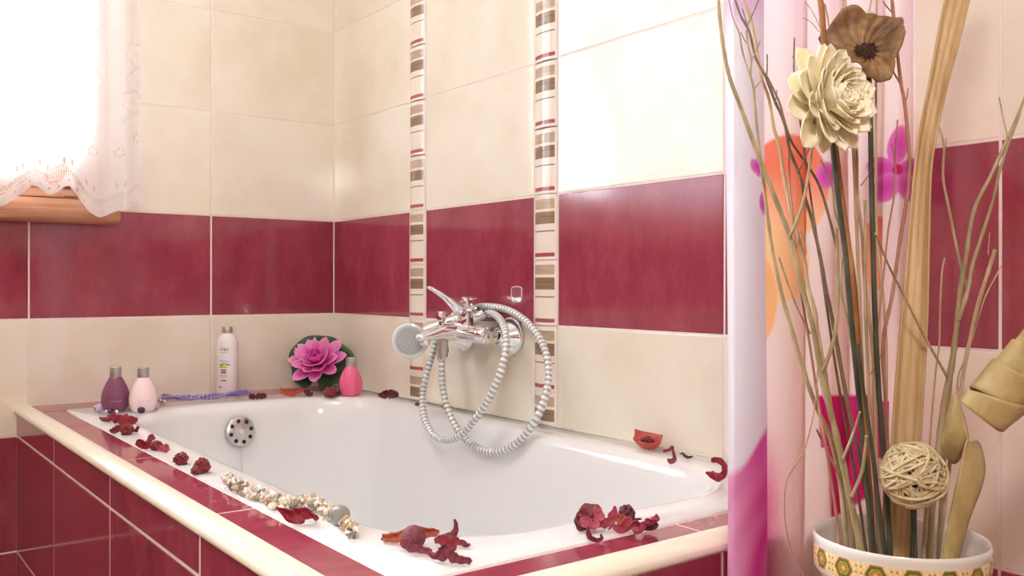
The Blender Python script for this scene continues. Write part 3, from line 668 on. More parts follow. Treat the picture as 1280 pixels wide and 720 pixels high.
def ribbon(label, pts, m, base=None, zb=RIM, n=7, cup=.35, rough=.10, seed=0, name='dried_petal', cat='dried petal', dz=0., stand=False):
    """curled petal along a centre line given as (u, v, half width in pixels, tilt, toward) at the depth where it lies"""
    rr = random.Random(seed*13+len(pts)); low = max(p[1]+p[2]*abs(math.cos(p[3])) for p in pts); mu = sum(p[0] for p in pts)/len(pts)
    bp = base or (mu, low); G0 = onz(bp[0], bp[1], zb); d0 = depth(G0); px = d0/FPX
    q = spline([tuple(list(p)+[0]*(5-len(p))) for p in pts], 6); vs = []; m_ = len(q)
    ph = [rr.uniform(0, 6) for _ in range(4)]
    # nearer in the picture plane when lower: lie back along the rim
    for i, (u, v, w, tl, tw) in enumerate(q):
        c = at(u, v, d0 - tw*px); a = q[min(i+1, m_-1)]; z = q[max(i-1, 0)]
        tx, ty = a[0]-z[0], -(a[1]-z[1]); l = math.hypot(tx, ty) or 1
        pn = RT*(-ty/l) + UP*(tx/l); side = pn*math.cos(tl) - FW*math.sin(tl); nn = pn*math.sin(tl) + FW*math.cos(tl)
        for k in range(n+1):
            x = 2*k/n-1; wob = 1 + rough*math.sin(i*.9+ph[0]+(1.7 if x > 0 else 0)) + rough*.35*math.sin(i*1.3+ph[1]*(1 if x > 0 else 2))
            vs.append(c + side*(x*w*px*wob) - nn*(cup*w*px*(x*x-.4)) + nn*(rough*w*px*.8*math.sin(i*.8+x*2.5+ph[2])))
    mz = min(v.z for v in vs); vs = [v + Vector((0, 0, zb+.0005-mz)) if not stand else v for v in vs]
    # push back anything that would dip in the wall
    b = MB(); b.add(vs, [(i*(n+1)+k, i*(n+1)+k+1, (i+1)*(n+1)+k+1, (i+1)*(n+1)+k) for i in range(m_-1) for k in range(n)])
    mxx = max(v.x for v in vs)
    if mxx > -.002: b.v = [(x-mxx-.003, y, z) for x, y, z in b.v]
    o = b.build(name, M[m], None, sharp=85, solid=.0010)
    return tag(o, label, cat, GP)
def cone(label, u, v, rpx, m='p_cone', squash=.9, seed=1, name='dried_cone', pts=46, spk=.55):
    G0 = onz(u, v, RIM); px = depth(G0)/FPX; R0 = rpx*px; rr = random.Random(seed); C_ = G0 + Vector((0, 0, R0*squash*.92))
    dirs = []
    for k in range(pts):
        z = 1-2*(k+.5)/pts; a = k*2.39996+rr.uniform(-.2, .2); q = math.sqrt(1-z*z); dirs.append(Vector((q*math.cos(a), q*math.sin(a), z)))
    ln = [rr.uniform(.75, 1.12) for _ in dirs]
    def fn(u_, v_):
        a = 2*math.pi*u_; t = math.pi*(v_*.998+.001); d = Vector((math.sin(t)*math.cos(a), math.sin(t)*math.sin(a), math.cos(t)))
        h = max(l*math.exp(-((1-d.dot(k))*pts*.36)**1.5) for k, l in zip(dirs, ln))
        p = d*R0*(1-spk*.72+spk*h); return C_ + Vector((p.x, p.y, p.z*squash))
    return tag(MB().grid(fn, 54, 34, wrap=True).build(name, M[m], None, sharp=85), label, 'dried cone', GP)
# far left end of the near rim, by the bottles
ribbon('small pale curled petal at the far end, leftmost of the pieces', [(124, 523, 1, .2), (129, 525, 3, .4), (135, 525, 3.5, .5), (138, 523, 2, .4)], 'p_mauve', seed=1)
ribbon('red ruffled petal lying just below the purple bottle', [(136, 524, 4, .6), (142, 523, 6.5, .3), (149, 525, 6, .5), (157, 522, 3.5, .3), (158, 519, 1, .1)], 'p_red', seed=2, rough=.25, base=(148, 530))
ribbon('bright red broad petal above the cone below the pale bottle', [(150, 532, 3, .2), (156, 528, 7, .35), (164, 526, 7, .4), (172, 524, 2, .2)], 'p_red', seed=3, base=(161, 535))
ribbon('dark curled petal left of the first cone', [(137, 538, 1.5, .3), (142, 539, 4, .5), (148, 535, 4, .2), (150, 532, 1, .1)], 'p_mauve', seed=4)
cone('red cone nearest the bottles, under the bright red petal', 158.5, 543.5, 7.6, seed=2)
ribbon('small stem curl at the right side of the first cone', [(166, 536, 2, .2), (170, 538, 2, .4), (173, 533, 1.4, .2), (171, 540, .8, .1)], 'p_dark', seed=5)
ribbon('red cupped petal at the left of the second cluster', [(171, 558, 3, .4), (176, 555, 6.5, .3), (183, 557, 5.5, .4), (188, 553, 2, .2)], 'p_red', seed=6)
ribbon('upright rounded petal standing in the second cluster', [(184, 555, 2.4, .1), (187, 549, 3.4, .2), (191, 544, 4, .3), (192, 543, 1, .2)], 'p_mauve', seed=7)
cone('red cone in the second cluster', 195.5, 563, 7, seed=3)
ribbon('hooked pink petal at the right of the second cluster', [(199, 559, 3, .2), (204, 562, 4.5, .3), (208, 558, 3.2, .1), (212, 563, 1, .1)], 'p_pink', seed=8, rough=.3)
cone('single red cone standing alone on the near rim', 226.3, 580.5, 8.6, seed=4)
cone('larger dark cone beside the shell necklace', 253, 591, 9.2, m='p_cone', squash=1.05, seed=5)
cone('small pale pink cone leaning on the larger dark cone', 245.5, 593, 6.4, m='p_mauve', seed=6, pts=24)
# on the shell necklace
ribbon('large dark red petal with a folded tip lying on the shell necklace', [(345, 636, 1, .3), (356, 641, 6.5, .5), (368, 646, 10.5, .15), (380, 642, 10, .4), (391, 645, 6.5, .7), (398, 651, 2, .3)], 'p_red', seed=9, base=(371, 655), cup=.55)
ribbon('dark folded petal tip tucked beside the large red petal', [(380, 637, 2, .2), (388, 643, 5.5, 1.0), (396, 651, 2.5, .6)], 'p_dark', seed=10, base=(390, 652))
# front left cluster
ribbon('long orange brown trumpet pod in the front cluster', [(478, 670, 4.5, .3), (487, 669, 7.5, .6), (500, 668, 7, .25), (515, 664, 7, .2), (531, 663, 7.5, .3), (543, 664, 5, .2), (549, 663, 1.5, .1)], 'p_orange', seed=11, name='dried_pod', cat='dried pod', base=(510, 679), cup=.9)
ribbon('dark split mouth piece at the left end of the trumpet pod', [(478, 669, 2.5, .2), (483, 664, 5, .5), (490, 662, 3, .4), (499, 661, 1, .2)], 'p_dark', seed=12, base=(487, 678), stand=False)
G0 = onz(517, 687, RIM); r_ = 15.3*depth(G0)/FPX
tag(MB().ell(G0+Vector((0, 0, r_)), r_, None, 32, 20).build('dried_berry', M['p_berry'], None), 'round dusty mauve berry ball in the front cluster', 'dried berry', GP)
ribbon('fan-shaped curled petal in front of the berry ball', [(512, 676, 1, .2), (508, 683, 7.5, .35), (515, 687, 8.5, .5), (524, 690, 5, .4), (534, 693, 4.5, .2), (540, 694, 3, .3)], 'p_mauve', seed=13, base=(513, 694))
ribbon('rolled petal with dark hollow at the front of the cluster', [(536, 694, 3, .6), (542, 697, 6, .9), (549, 696, 9, .6), (555, 692, 9, .2), (557, 684, 4, .1)], 'p_mauve', seed=14, base=(549, 703), cup=.8)
ribbon('wavy petal at the front right end of the cluster', [(563, 687, 4, .2), (565, 695, 7.5, .3), (573, 700, 6, .3), (583, 701, 5, .4), (589, 704, 3.5, .2)], 'p_mauve', seed=15, base=(570, 707), rough=.2)
ribbon('upright tapering petal spike at the right of the front cluster', [(568, 647, 1.2, .1), (570, 654, 2.6, .2), (569, 662, 4, .3), (564, 669, 6, .4), (553, 672, 5.5, .3), (543, 674, 3, .2)], 'p_mauve', seed=16, base=(556, 680))
ribbon('red lobed petal in the middle of the front cluster', [(556, 671, 4, .2), (556, 679, 7, .3), (563, 684, 8, .2), (569, 678, 5, .3), (574, 677, 3, .3)], 'p_red', seed=17, base=(562, 691))
ribbon('small narrow petal at the far right of the front cluster', [(570, 677, 3, .3), (577, 676, 4.5, .4), (583, 680, 3, .3), (588, 679, 1.4, .2)], 'p_mauve', seed=18, base=(580, 685))
# front right cluster: a rose made of layered petals is one thing
G0 = onz(738, 664, RIM); px = depth(G0)/FPX
rose = thing('dried_rose', G0, 'dried pink rose head with a dark hole at the left of the right cluster', 'dried flower', GP)
RC = G0 + Vector((0, 0, 14.5*px)); rm = axis(RC, (CAM-RC).normalized()+Vector((.15, 0, .45)))
MB().ell(RC-Vector((0, 0, 1*px)), (11*px, 11*px, 10.5*px), None, 20, 12).build('rose_heart', M['p_mauve'], rose)
for k in range(9):
    a = k*2.4; me = MB().grid(petal_pts(15*px, 8.5*px, .5, .9), 6, 8).build('petal', M['p_pink' if k % 3 else 'p_mauve'], rose, sharp=85, solid=.0008)
    me.matrix_basis = rm @ Matrix.Rotation(a, 4, 'Z') @ Matrix.Translation((0, (3 if k < 5 else 6)*px, (9 if k < 5 else 3)*px)) @ Matrix.Rotation(-.5 if k < 5 else -.15, 4, 'X'); me.matrix_parent_inverse = wloc(rose).inverted()
MB().ell(rm @ Vector((0, 0, 12.2*px)), (3*px, 3*px, 2*px), None, 12, 8).build('dark_hole', M['p_dark'], rose)
ribbon('dark curled petal behind the dried rose head', [(729, 640, 2, .2), (724, 647, 4, .3), (723, 655, 5, .4), (727, 661, 6, .4), (733, 663, 2, .2)], 'p_dark', seed=19, base=(727, 665))
ribbon('thin hooked petal hanging in front of the dried rose', [(735.5, 659, 1.2, .1), (735.5, 668, 3, .2), (739, 674, 3.5, .3), (747, 676.5, 3, .3), (752, 674, 2.4, .2), (751, 669, .8, .1)], 'p_mauve', seed=20, base=(745, 679))
ribbon('pink lance-shaped petal right behind the dried rose', [(752, 657, 2, .3), (757, 653, 6.5, .4), (764, 646, 8, .5), (768, 637, 4, .2), (768.5, 631, 1, .1)], 'p_pink', seed=21, base=(759, 661))
ribbon('brown pod half between lance petal and dark cone', [(766, 645, 3, .3), (773, 642, 7, .4), (779, 648, 7, .3), (776, 653, 3, .2)], 'p_orange', seed=22, name='dried_pod', cat='dried pod', base=(774, 660))
cone('dark spiky cone at the top of the right cluster', 784, 654, 9.6, m='p_dark', seed=8, pts=30, spk=.7, squash=1.2)
ribbon('bright pink star-shaped petal at the front of the right cluster', [(761, 663, .8, .1), (766, 658, 2.5, .3), (775, 661, 7.5, .4), (783, 655, 8, .3), (784, 647, 4, .2)], 'p_pink', seed=23, base=(777, 668))
ribbon('salmon pink cupped petal at the front of the right cluster', [(788, 662, 5, .3), (793, 658, 9.5, .45), (799, 659, 9, .4), (803, 656, 3, .2)], 'p_pink', seed=24, base=(796, 669), cup=.7)
ribbon('thin dark curved stem at the right cluster top', [(789, 648, 1.5, .2), (793, 645, 2, .3), (799, 643.5, 1.4, .2), (802, 644, .6, .1)], 'p_dark', seed=25, base=(796, 655), name='dried_tendril', cat='dried tendril', stand=False)
ribbon('torn pink petal at the right end of the right cluster', [(809, 659, 4, .2), (812, 652, 8, .4), (818, 648, 6.5, .3), (821, 640, 1, .1)], 'p_pink', seed=26, base=(815, 664), rough=.3)
ribbon('dark curled husk under the torn pink petal', [(804, 653, 2.5, .4), (807, 659, 5, .7), (815, 660, 4.5, .5), (822, 655, 3, .3)], 'p_dark', seed=27, base=(812, 664.5))
# along the faucet wall
G0 = onz(809.5, 562, RIM); px = depth(G0)/FPX; G0.x = min(G0.x, -.028)
pod = thing('seed_pod', G0, 'orange red boat-shaped seed pod standing against the faucet wall', 'dried pod', GP)
pd = Vector((-.12, -1, 0)).normalized(); pn = Vector((1, -.12, 0)).normalized()
def podfn(u, v):
    x = 2*u-1; y = 2*v-1; w = (1-abs(x)**2.4)**.8 if abs(x) < 1 else 0
    z = 15*px*(1-(1-y*y)*w) - 15*px*.0 + 3*px*abs(x)**4
    return G0 + pd*(26*px*x) + pn*(13*px*y*w) + Vector((0, 0, .0008 + z*.95*(1+.28*y)))
MB().grid(podfn, 20, 12).build('pod_shell', M['p_pod'], pod, sharp=85, solid=.0012)
for k, x in enumerate((-9, -3, 3, 8, 0)):
    MB().ell(G0 + pd*x*px + pn*(3*px*math.sin(k*2)) + Vector((0, 0, (11+2*math.sin(k))*px)), (4.2*px, 3.6*px, 3.6*px), Euler((k, k*2, 0)).to_matrix(), 10, 7).build('seed', M['p_dark' if k % 2 else 'p_mauve'], pod)
ribbon('dark S-shaped petal curl right of the seed pod', [(829, 564.5, 1.6, .3), (836, 563, 2, .3), (840, 559.5, 2, .3), (841, 564, 1.6, .2), (843, 571, 2, .2), (842, 576, 3.2, .3), (837, 577, 3, .4), (835, 574, 1, .2)], 'p_mauve', seed=28, base=(841, 580))
ribbon('tiny dark curl at the foot of the faucet wall', [(850, 568, .8, .1), (853, 566.5, 1.2, .2), (857, 570.5, 2, .4), (862, 571.5, 1.6, .3), (866, 570, .7, .1)], 'p_dark', seed=29, base=(858, 574))
ribbon('large red C-shaped petal curl next to the shower curtain', [(889, 577, 4, .7), (897, 577, 4.5, .5), (904, 582, 3.4, .3), (906, 590, 3.6, .25), (902, 598, 4.2, .35), (895, 600, 4.2, .5), (887, 595, 2.8, .3), (882, 593, 1, .2)], 'p_red', seed=30, base=(896, 602))
ribbon('folded leaf end of the red C-shaped curl', [(889, 575, 2, .3), (893, 579, 5, .5), (900, 582, 5, .4), (904, 584, 2, .3)], 'p_pink', seed=31, base=(896, 602), stand=False)
# far corner of the rim
ribbon('small dark red petal left of its twin near the shower strip', [(473, 493, 1.5, .2), (478, 494, 4.5, .4), (482, 492, 5, .3), (484, 488, 2, .2)], 'p_dark', seed=32, base=(479, 499))
ribbon('dark red crumpled petal below the left border strip', [(484, 495, 4, .3), (489, 492, 6, .4), (494, 492, 5.5, .3), (497, 490, 2, .2)], 'p_dark', seed=33, base=(491, 499))
ribbon('tiny red petal bit at the foot of the left border strip', [(519, 506, 1, .2), (522, 504.5, 2.4, .3), (526, 503.5, 1.6, .2)], 'p_dark', seed=34, base=(523, 508))
ribbon('orange red boat-shaped pod in front of the lotus pad', [(350, 487, 1, .2), (355, 490, 4, .4), (364, 491.5, 4.8, .3), (372, 490, 3.6, .4), (381, 488, 1.2, .2)], 'p_pod', seed=35, name='dried_pod', cat='dried pod', base=(364, 496), cup=.8)
ribbon('small dark curl between the pod and the cone', [(380, 488, 1.5, .3), (384, 490, 4, .3), (388, 493, 3, .4), (391, 491, 1, .1)], 'p_dark', seed=36, base=(385, 496))
cone('flat dark red cone in front of the lotus', 412, 496, 8, m='p_cone', squash=.75, seed=9, pts=34)
ribbon('dark petal between the flat cone and the pink bottle', [(417, 490, 2.4, .3), (422, 491, 3, .3), (426, 488, 3, .3), (427, 485, 1.2, .1)], 'p_dark', seed=37, base=(423, 495))
ribbon('dark red petal at the right end of the bead necklace', [(311, 495, 2, .3), (315, 494, 4, .4), (319, 493, 3, .3)], 'p_dark', seed=38, base=(315, 500))
ribbon('brownish cupped petal right of the bead necklace', [(319, 497, 2, .3), (324, 494, 4, .4), (330, 494, 4, .3), (333, 496, 1.5, .2)], 'p_dark', seed=39, base=(326, 500))

# ------------------------------------------------------------------ shower curtain: printed cloth in folds, hung across the foot of the bath
NOI = random.Random(11)
def print_and_shade(u, v, front):
    """print and painted fold shade of the cloth; u, v are photograph-scale cloth coordinates, front marks the outer fold"""
    c = srgb(238, 226, 230)
    if front:
        c = mixc(srgb(244, 242, 248), srgb(232, 218, 222), sm(918, 955, u))  # lit white fold, shading towards its right edge painted in
        c = mixc(c, srgb(214, 150, 210), .55*(1-sm(0, 60, v+.5*(u-905))))
        edge = 545 + (957-u)*1.12 + 7*math.sin(u*.11)
        if v > edge-7:
            blot = .5+.5*math.sin(u*.13+v*.045+1.5*math.sin(v*.03))*math.sin(v*.024+u*.05)
            p = mixc(srgb(206, 30, 140), srgb(236, 176, 214), sm(955, 912, u)*.75 + .25*blot)
            p = mixc(p, srgb(240, 200, 216), sm(610, 690, v)*(1-sm(700, 760, v))*.45*blot)
            c = mixc(c, p, sm(edge-7, edge+7, v))
        # petals of a printed flower
        for cx, cy, a, b_, r in ((948, 212, 15, 9, .75), (953, 256, 5, 14, -.1)):
            x, y = u-cx, v-cy; X = x*math.cos(r)+y*math.sin(r); Y = -x*math.sin(r)+y*math.cos(r); q = (X/a)**2+(Y/b_)**2
            if q < 1: c = mixc(srgb(206, 66, 168), srgb(226, 140, 200), q)
        return c
    c = mixc(srgb(241, 220, 216), srgb(238, 212, 204), sm(0, 500, v))  # pinkish base, shade of the recessed folds painted in
    c = mixc(c, srgb(240, 222, 232), (1-sm(0, 200, v))*.7)
    c = mixc(c, srgb(208, 34, 128), (1-sm(953, 1000, u+NOI.uniform(-3, 3)))*sm(500, 640, v)*.9)
    def disc(cx, cy, rx, ry): return 1-sm(.93, 1.07, ((u-cx)/rx)**2+((v-cy)/ry)**2)
    if v < 292: c = mixc(c, mixc(srgb(232, 124, 96), srgb(246, 190, 150), sm(205, 290, v)), disc(985, 236, 50, 66))
    if v >= 283: c = mixc(c, srgb(246, 196, 146), disc(975, 330, 36, 50))
    c = mixc(c, srgb(240, 178, 122), disc(950, 378, 22, 56))
    if u < 1104: c = mixc(c, mixc(srgb(234, 140, 110), srgb(244, 182, 146), sm(275, 345, v)), disc(1100, 318, 22, 46))
    c = mixc(c, srgb(222, 110, 76), disc(1152, 170, 9, 26))
    for cx, cy, a, b_, r in ((1031, 221, 13, 17, .2), (1121, 183, 13, 25, .2), (1103, 212, 19, 14, .3), (1138, 214, 19, 14, -.3), (1107, 236, 14, 20, .5), (1133, 236, 14, 20, -.6)):
        x, y = u-cx, v-cy; X = x*math.cos(r)+y*math.sin(r); Y = -x*math.sin(r)+y*math.cos(r); q = (X/a)**2+(Y/b_)**2
        if q < 1.1: c = mixc(c, mixc(srgb(206, 70, 166), srgb(228, 132, 198), q*.8), 1-sm(.9, 1.1, q))
    c = mixc(c, srgb(196, 36, 96), disc(1120, 214, 7, 7))
    # magenta block of the lower print
    le = 1022+ (8 if v > 560 else 0) + (v-495)*.06
    c = mixc(c, mixc(srgb(200, 22, 110), srgb(190, 16, 100), .5+.5*math.sin(u*.3)), sm(493.5, 497.5, v)*sm(le-1.5, le+1.5, u)*(1-sm(1088, 1091, u))*(1-sm(652, 657, v+(u-1030)*.55)))
    if 1100 < u < 1113 and 503 < v < 575: c = srgb(206, 40, 130)
    if u > 1140 and v > 540 - (u-1140)*1.5: c = mixc(c, srgb(206, 50, 140), sm(540, 600, v))
    return c
M['cloth'] = attr_color(mat('printed_shower_cloth', (1, 1, 1), .55), translucent=.5)
# cross-section in plan: (photograph column, y) ; the first points are the outer fold that wraps round in front
sec = [(944, -1.615), (926, -1.610), (912, -1.616), (907.5, -1.634), (909, -1.650), (917, -1.664), (930, -1.668), (944, -1.664), (954, -1.655), (957.5, -1.644), (953, -1.634), (950, -1.620), (957, -1.608), (972, -1.606), (988, -1.612), (1002, -1.622), (1006, -1.628), (1010, -1.616), (1022, -1.604), (1036, -1.606), (1050, -1.618), (1058, -1.628), (1064, -1.616), (1076, -1.604), (1090, -1.610), (1100, -1.622), (1108, -1.618), (1118, -1.606), (1130, -1.612), (1139, -1.620), (1146, -1.612), (1152, -1.606)]
q = spline(sec, 12)
# evenly spaced columns
dd = [0]
PL = [ony(u, 360, y) for u, y in q]
for a, c in zip(PL, PL[1:]): dd.append(dd[-1]+(a-c).length)
cols = []; k = 0
for i in range(330):
    t = dd[-1]*i/329
    while k < len(dd)-2 and dd[k+1] < t: k += 1
    f = (t-dd[k])/max(1e-9, dd[k+1]-dd[k]); P = PL[k].lerp(PL[k+1], f); cols.append((P.x, P.y, lerp(q[k][0], q[k+1][0], f), lerp(k/12, (k+1)/12, f)))
zsv = [.06+(.47-.06)*i/12 for i in range(12)] + [.47+(1.40-.47)*i/420 for i in range(421)] + [1.40+(2.44-1.40)*i/20 for i in range(1, 21)]
b = MB(); vs = []; cl = []
for z in zsv:
    fl = .010*math.sin(z*2.1)
    for x, y, u, s_ in cols:
        g = 1 - .06*(z-.9)
        X = -.165 + (x+.165)*1.0; Y = -1.62 + (y+1.62)*g + .002*math.sin(z*5+x*30)
        vs.append((min(X + .0015*math.sin(z*7+s_), -.004), Y, z))
        d = (Vector((x, y, z))-CAM).dot(FW); vv = 360-(z-CAM.z)*FPX/d
        cl.append(print_and_shade(u, vv, s_ < 10.2))
w = len(cols)
b.add(vs, [(j*w+i, j*w+i+1, (j+1)*w+i+1, (j+1)*w+i) for j in range(len(zsv)-1) for i in range(w-1)], 0, cl)
scn = thing('shower_curtain', (-.17, -1.62, 0), 'white shower curtain printed with pink orchids and orange petals, bunched at the tub end', 'curtain')
b.build('curtain_cloth', M['cloth'], scn, sharp=0)
MB().tube([(-.42, -1.62, 2.46), (-.002, -1.62, 2.46)], .011, 12).build('curtain_rail', M['chrome'], scn)
for k in range(6): MB().tube([(-.37+.06*k, -1.62+.018*math.cos(a), 2.452+.022*math.sin(a)) for a in [2*math.pi*j/16 for j in range(17)]], .002, 6).build('curtain_ring', M['chrome'], scn)

# ------------------------------------------------------------------ lace curtain at the window
hem_px = [(-60, 225), (-45, 232), (-25, 252), (-5, 263), (8, 258), (17, 250), (30, 242), (41, 232), (47, 234), (55, 241), (62, 243.5), (70, 241), (77, 234), (82, 232), (88, 238), (95, 245), (102, 252), (110, 262), (117, 267), (123, 269.5), (131, 267), (138, 263), (144, 260.5), (151, 259), (158, 257), (164, 249), (168, 246), (172, 251)]
def lace_xy(u):      # folds in plan: (x, y)
    y = -.085 + .016*math.sin((u-20)*.075) + .006*math.sin(u*.19+1) - .012*math.exp(-((u-133)/22)**2)
    P = ony(u, 250, -.075); return P.x, y
hem = sorted(hem_px)
def hem_v(u):
    for a, c in zip(hem, hem[1:]):
        if a[0] <= u <= c[0]: return lerp(a[1], c[1], (u-a[0])/(c[0]-a[0]))
    t = (u % 62)/62*math.pi; return 232+26*math.sin(t)
def lace(u, v, h):
    """opacity of the lace: 1 cloth, 0 hole; u across, v down, h distance up from the hem (photograph pixels)"""
    o = .93
    net = v < 128 + 9*math.cos(u*.1)
    def dot(px_, py_, r): 
        a, c = (u/px_) % 1-.5, ((v+ (int(u/px_) % 2)*py_*.5)/py_) % 1-.5; return (a*a+c*c) < r*r
    if net and dot(3.4, 3.4, .23): o = .25
    U = u - 68                      # pattern centre
    U = ((U+62) % 124)-62
    # big flower motifs with cut outlines
    for cx, cy, r in ((-22, 92, 15), (-10, 70, 12), (-25, 55, 12), (-30, 118, 12), (28, 60, 10), (40, 30, 11), (15, 20, 8), (46, 95, 12)):
        d = math.hypot(U-cx, (v-cy)*.85); a = math.atan2(v-cy, U-cx); rr_ = r*(1+.14*math.sin(5*a+cx))
        if d < rr_: o = .97
        if abs(d-rr_) < .9: o = .35
        if d < rr_*.3 and dot(2.6, 2.6, .3): o = .3
    # arches with a ladder of holes
    for cx, r, cy in ((-22, 20, 152), (22, 20, 152)):
        d = math.hypot(U-cx, v-cy)
        if v < cy-4 and abs(d-r) < 2.6: o = .95 if not dot(2.8, 2.8, .36) else .15
        if v < cy-4 and abs(d-r-4.2) < .5: o = .4
    # little flowers of six holes
    for cx, cy in ((-1, 157), (23, 164), (-24, 164), (47, 185), (-46, 185)):
        for k in range(6):
            a = k*math.pi/3+.4
            if ((U-cx-5.2*math.cos(a))/1.5)**2+((v-cy-5.2*math.sin(a))/2.0)**2 < 1: o = .2
    # lower scallop border following the hem
    if h < 46:
        if 17 < h < 23 and abs(U) > 8 and dot(2.6, 2.6, .36): o = .15
        if abs(h-14.5) < .6 and (u % 2.2) < 1.3: o = .35
        if abs(h-7) < 1.2 and abs((u % 11)-5.5) < 1.0: o = .2
        for cx in (-44, -14, 14, 44):
            for s in (-1, 1):
                if ((U-cx-s*4.5)/1.6)**2+((h-31-.6*abs(U-cx))/4.2)**2 < 1: o = .2
        if math.hypot(U, (h-22)*1.1) < 13 and math.hypot(U, (h-22)*1.1) > 1 and dot(2.7, 2.4, .38): o = .2
    if u > 98: o = lerp(o, .95, .75*sm(98, 112, u))
    return o
b = MB(); vs = []; cl = []; us = [-640+10*i for i in range(63)] + [-10+ .75*i for i in range(244)]
NV = 380; TOPV = -40
for j in range(NV+31):
    for u in us:
        x, y = lace_xy(u); hv = hem_v(u)
        v = lerp(hv, TOPV, j/NV) if j <= NV else lerp(TOPV, -760, (j-NV)/30)
        P = ony(60, v, -.075); z = P.z
        vs.append((x, y, z)); o = lace(u, v, hv-v) if -10 <= u else (.62 if v > -40 else .6); cl.append((o, o, o, 1))
w = len(us)
b.add(vs, [(j*w+i, j*w+i+1, (j+1)*w+i+1, (j+1)*w+i) for j in range(NV+30) for i in range(w-1)], 0, cl)
m = bpy.data.materials.new('white_lace'); m.use_nodes = True; nt = m.node_tree; nt.nodes.clear(); M['lace'] = m
out = N(m, 'ShaderNodeOutputMaterial'); d_ = N(m, 'ShaderNodeBsdfDiffuse'); d_.inputs['Color'].default_value = (.95, .95, .96, 1); tr = N(m, 'ShaderNodeBsdfTranslucent'); tr.inputs['Color'].default_value = (.95, .95, .96, 1)
tp = N(m, 'ShaderNodeBsdfTransparent'); m1 = N(m, 'ShaderNodeMixShader'); m1.inputs[0].default_value = .38; m2 = N(m, 'ShaderNodeMixShader'); at_ = N(m, 'ShaderNodeAttribute'); at_.attribute_name = 'paint'
L(m, d_.outputs[0], m1.inputs[1]); L(m, tr.outputs[0], m1.inputs[2]); L(m, tp.outputs[0], m2.inputs[1]); L(m, m1.outputs[0], m2.inputs[2]); L(m, at_.outputs['Fac'], m2.inputs[0]); L(m, m2.outputs[0], out.inputs['Surface'])
lc = thing('lace_curtain', (-1.1, -.08, 1.1), 'white lace curtain with scalloped hem hanging over the bright window', 'curtain')
b.build('lace_panel', M['lace'], lc, sharp=0)
MB().tube([(-1.9, -.082, 2.452), (-.50, -.082, 2.452)], .010, 12).build('curtain_rod', M['wood'], lc)
for x in (-1.86, -.54): MB().tube([(x, -.082, 2.452), (x, -.001, 2.452)], .007, 10).build('rod_bracket', M['wood'], lc)

# ------------------------------------------------------------------ vase
VD = .80
VR = 105*VD/FPX; VC = at(1124.5, 670, VD)
vz = VC.z; vt = thing('floor_vase', (VC.x, VC.y, 0), 'tall white pedestal vase with a gold band of green hexagon medallions', 'vase')
mt = Matrix.Translation((VC.x, VC.y, 0))
M['porcelain'] = noisy(mat('cream_porcelain', (1, 1, 1), .14, coat=.3), [srgb(226, 220, 212), srgb(236, 232, 226)], 12)
outer = [(0, .0), (.085, 0), (.09, .006), (.088, .02), (.06, .04), (.042, .09), (.036, .2), (.036, .36), (.042, .46), (.054, .53), (.050, vz-.075), (.046, vz-.058), (.048, vz-.050), (.060, vz-.042), (VR-.0062, vz-.036), (VR-.0028, vz-.030)]
inner = [(VR-.0015, vz-.0045), (VR-.0008, vz-.001), (VR-.0022, vz+.0012), (VR-.0045, vz), (VR-.006, vz-.006), (VR-.008, vz-.03), (.055, vz-.046), (.040, vz-.060), (.036, vz-.10), (0, vz-.10)]
MB().lathe(outer + [(VR-.0018, vz-.0290)] + inner, 96, mt).build('vase_body', M['porcelain'], vt, sharp=60)
def band_col(u, v, p):
    a = u*16; k = (a % 1)-.5; X = k*2*math.pi*VR/16; Y = (v-.5)*.0262      # metres along and up the band
    c = mixc(srgb(226, 196, 132), srgb(238, 220, 166), .5+.5*math.sin(a*38)*math.sin(v*9))
    hexd = max(abs(X), abs(X)*.5+abs(Y)*.866, )
    hexd = max(abs(Y)*.95, abs(Y)*.475+abs(X)*.84)
    if hexd < .0082: c = srgb(196, 116, 66)
    if hexd < .0072: c = srgb(98, 112, 44)
    if hexd < .0050: c = srgb(206, 172, 90)
    if hexd < .0042: c = srgb(128, 138, 62)
    r = math.hypot(X, Y); t = math.atan2(Y, X)
    if r < .0030*(1+.25*math.cos(6*t)): c = srgb(222, 140, 84)
    if r < .0010: c = srgb(240, 214, 140)
    g = abs(abs(k)-.5)                                    # between the medallions
    if g < .22:
        for yy in (-.0052, 0, .0052):
            if math.hypot(g*2*math.pi*VR/16-.0022, Y-yy) < .0011: c = srgb(206, 122, 68)
            if math.hypot(g*2*math.pi*VR/16-.0046, Y-yy*.8-.001) < .0008: c = srgb(240, 228, 190)
    if abs(v-.5) > .46: c = srgb(198, 140, 70)
    return c
def band_fn(u, v):
    a = 2*math.pi*u + R(4); r = VR-.0012 - .0014*abs(v*2-1)**3
    return Vector((VC.x+r*math.cos(a), VC.y+r*math.sin(a), vz-.0300+v*.0262))
MB().grid(band_fn, 900, 44, wrap=True, cf=band_col).build('medallion_band', attr_color(mat('gilt_painted_band', (1, 1, 1), .22, coat=.3)), vt, sharp=80)

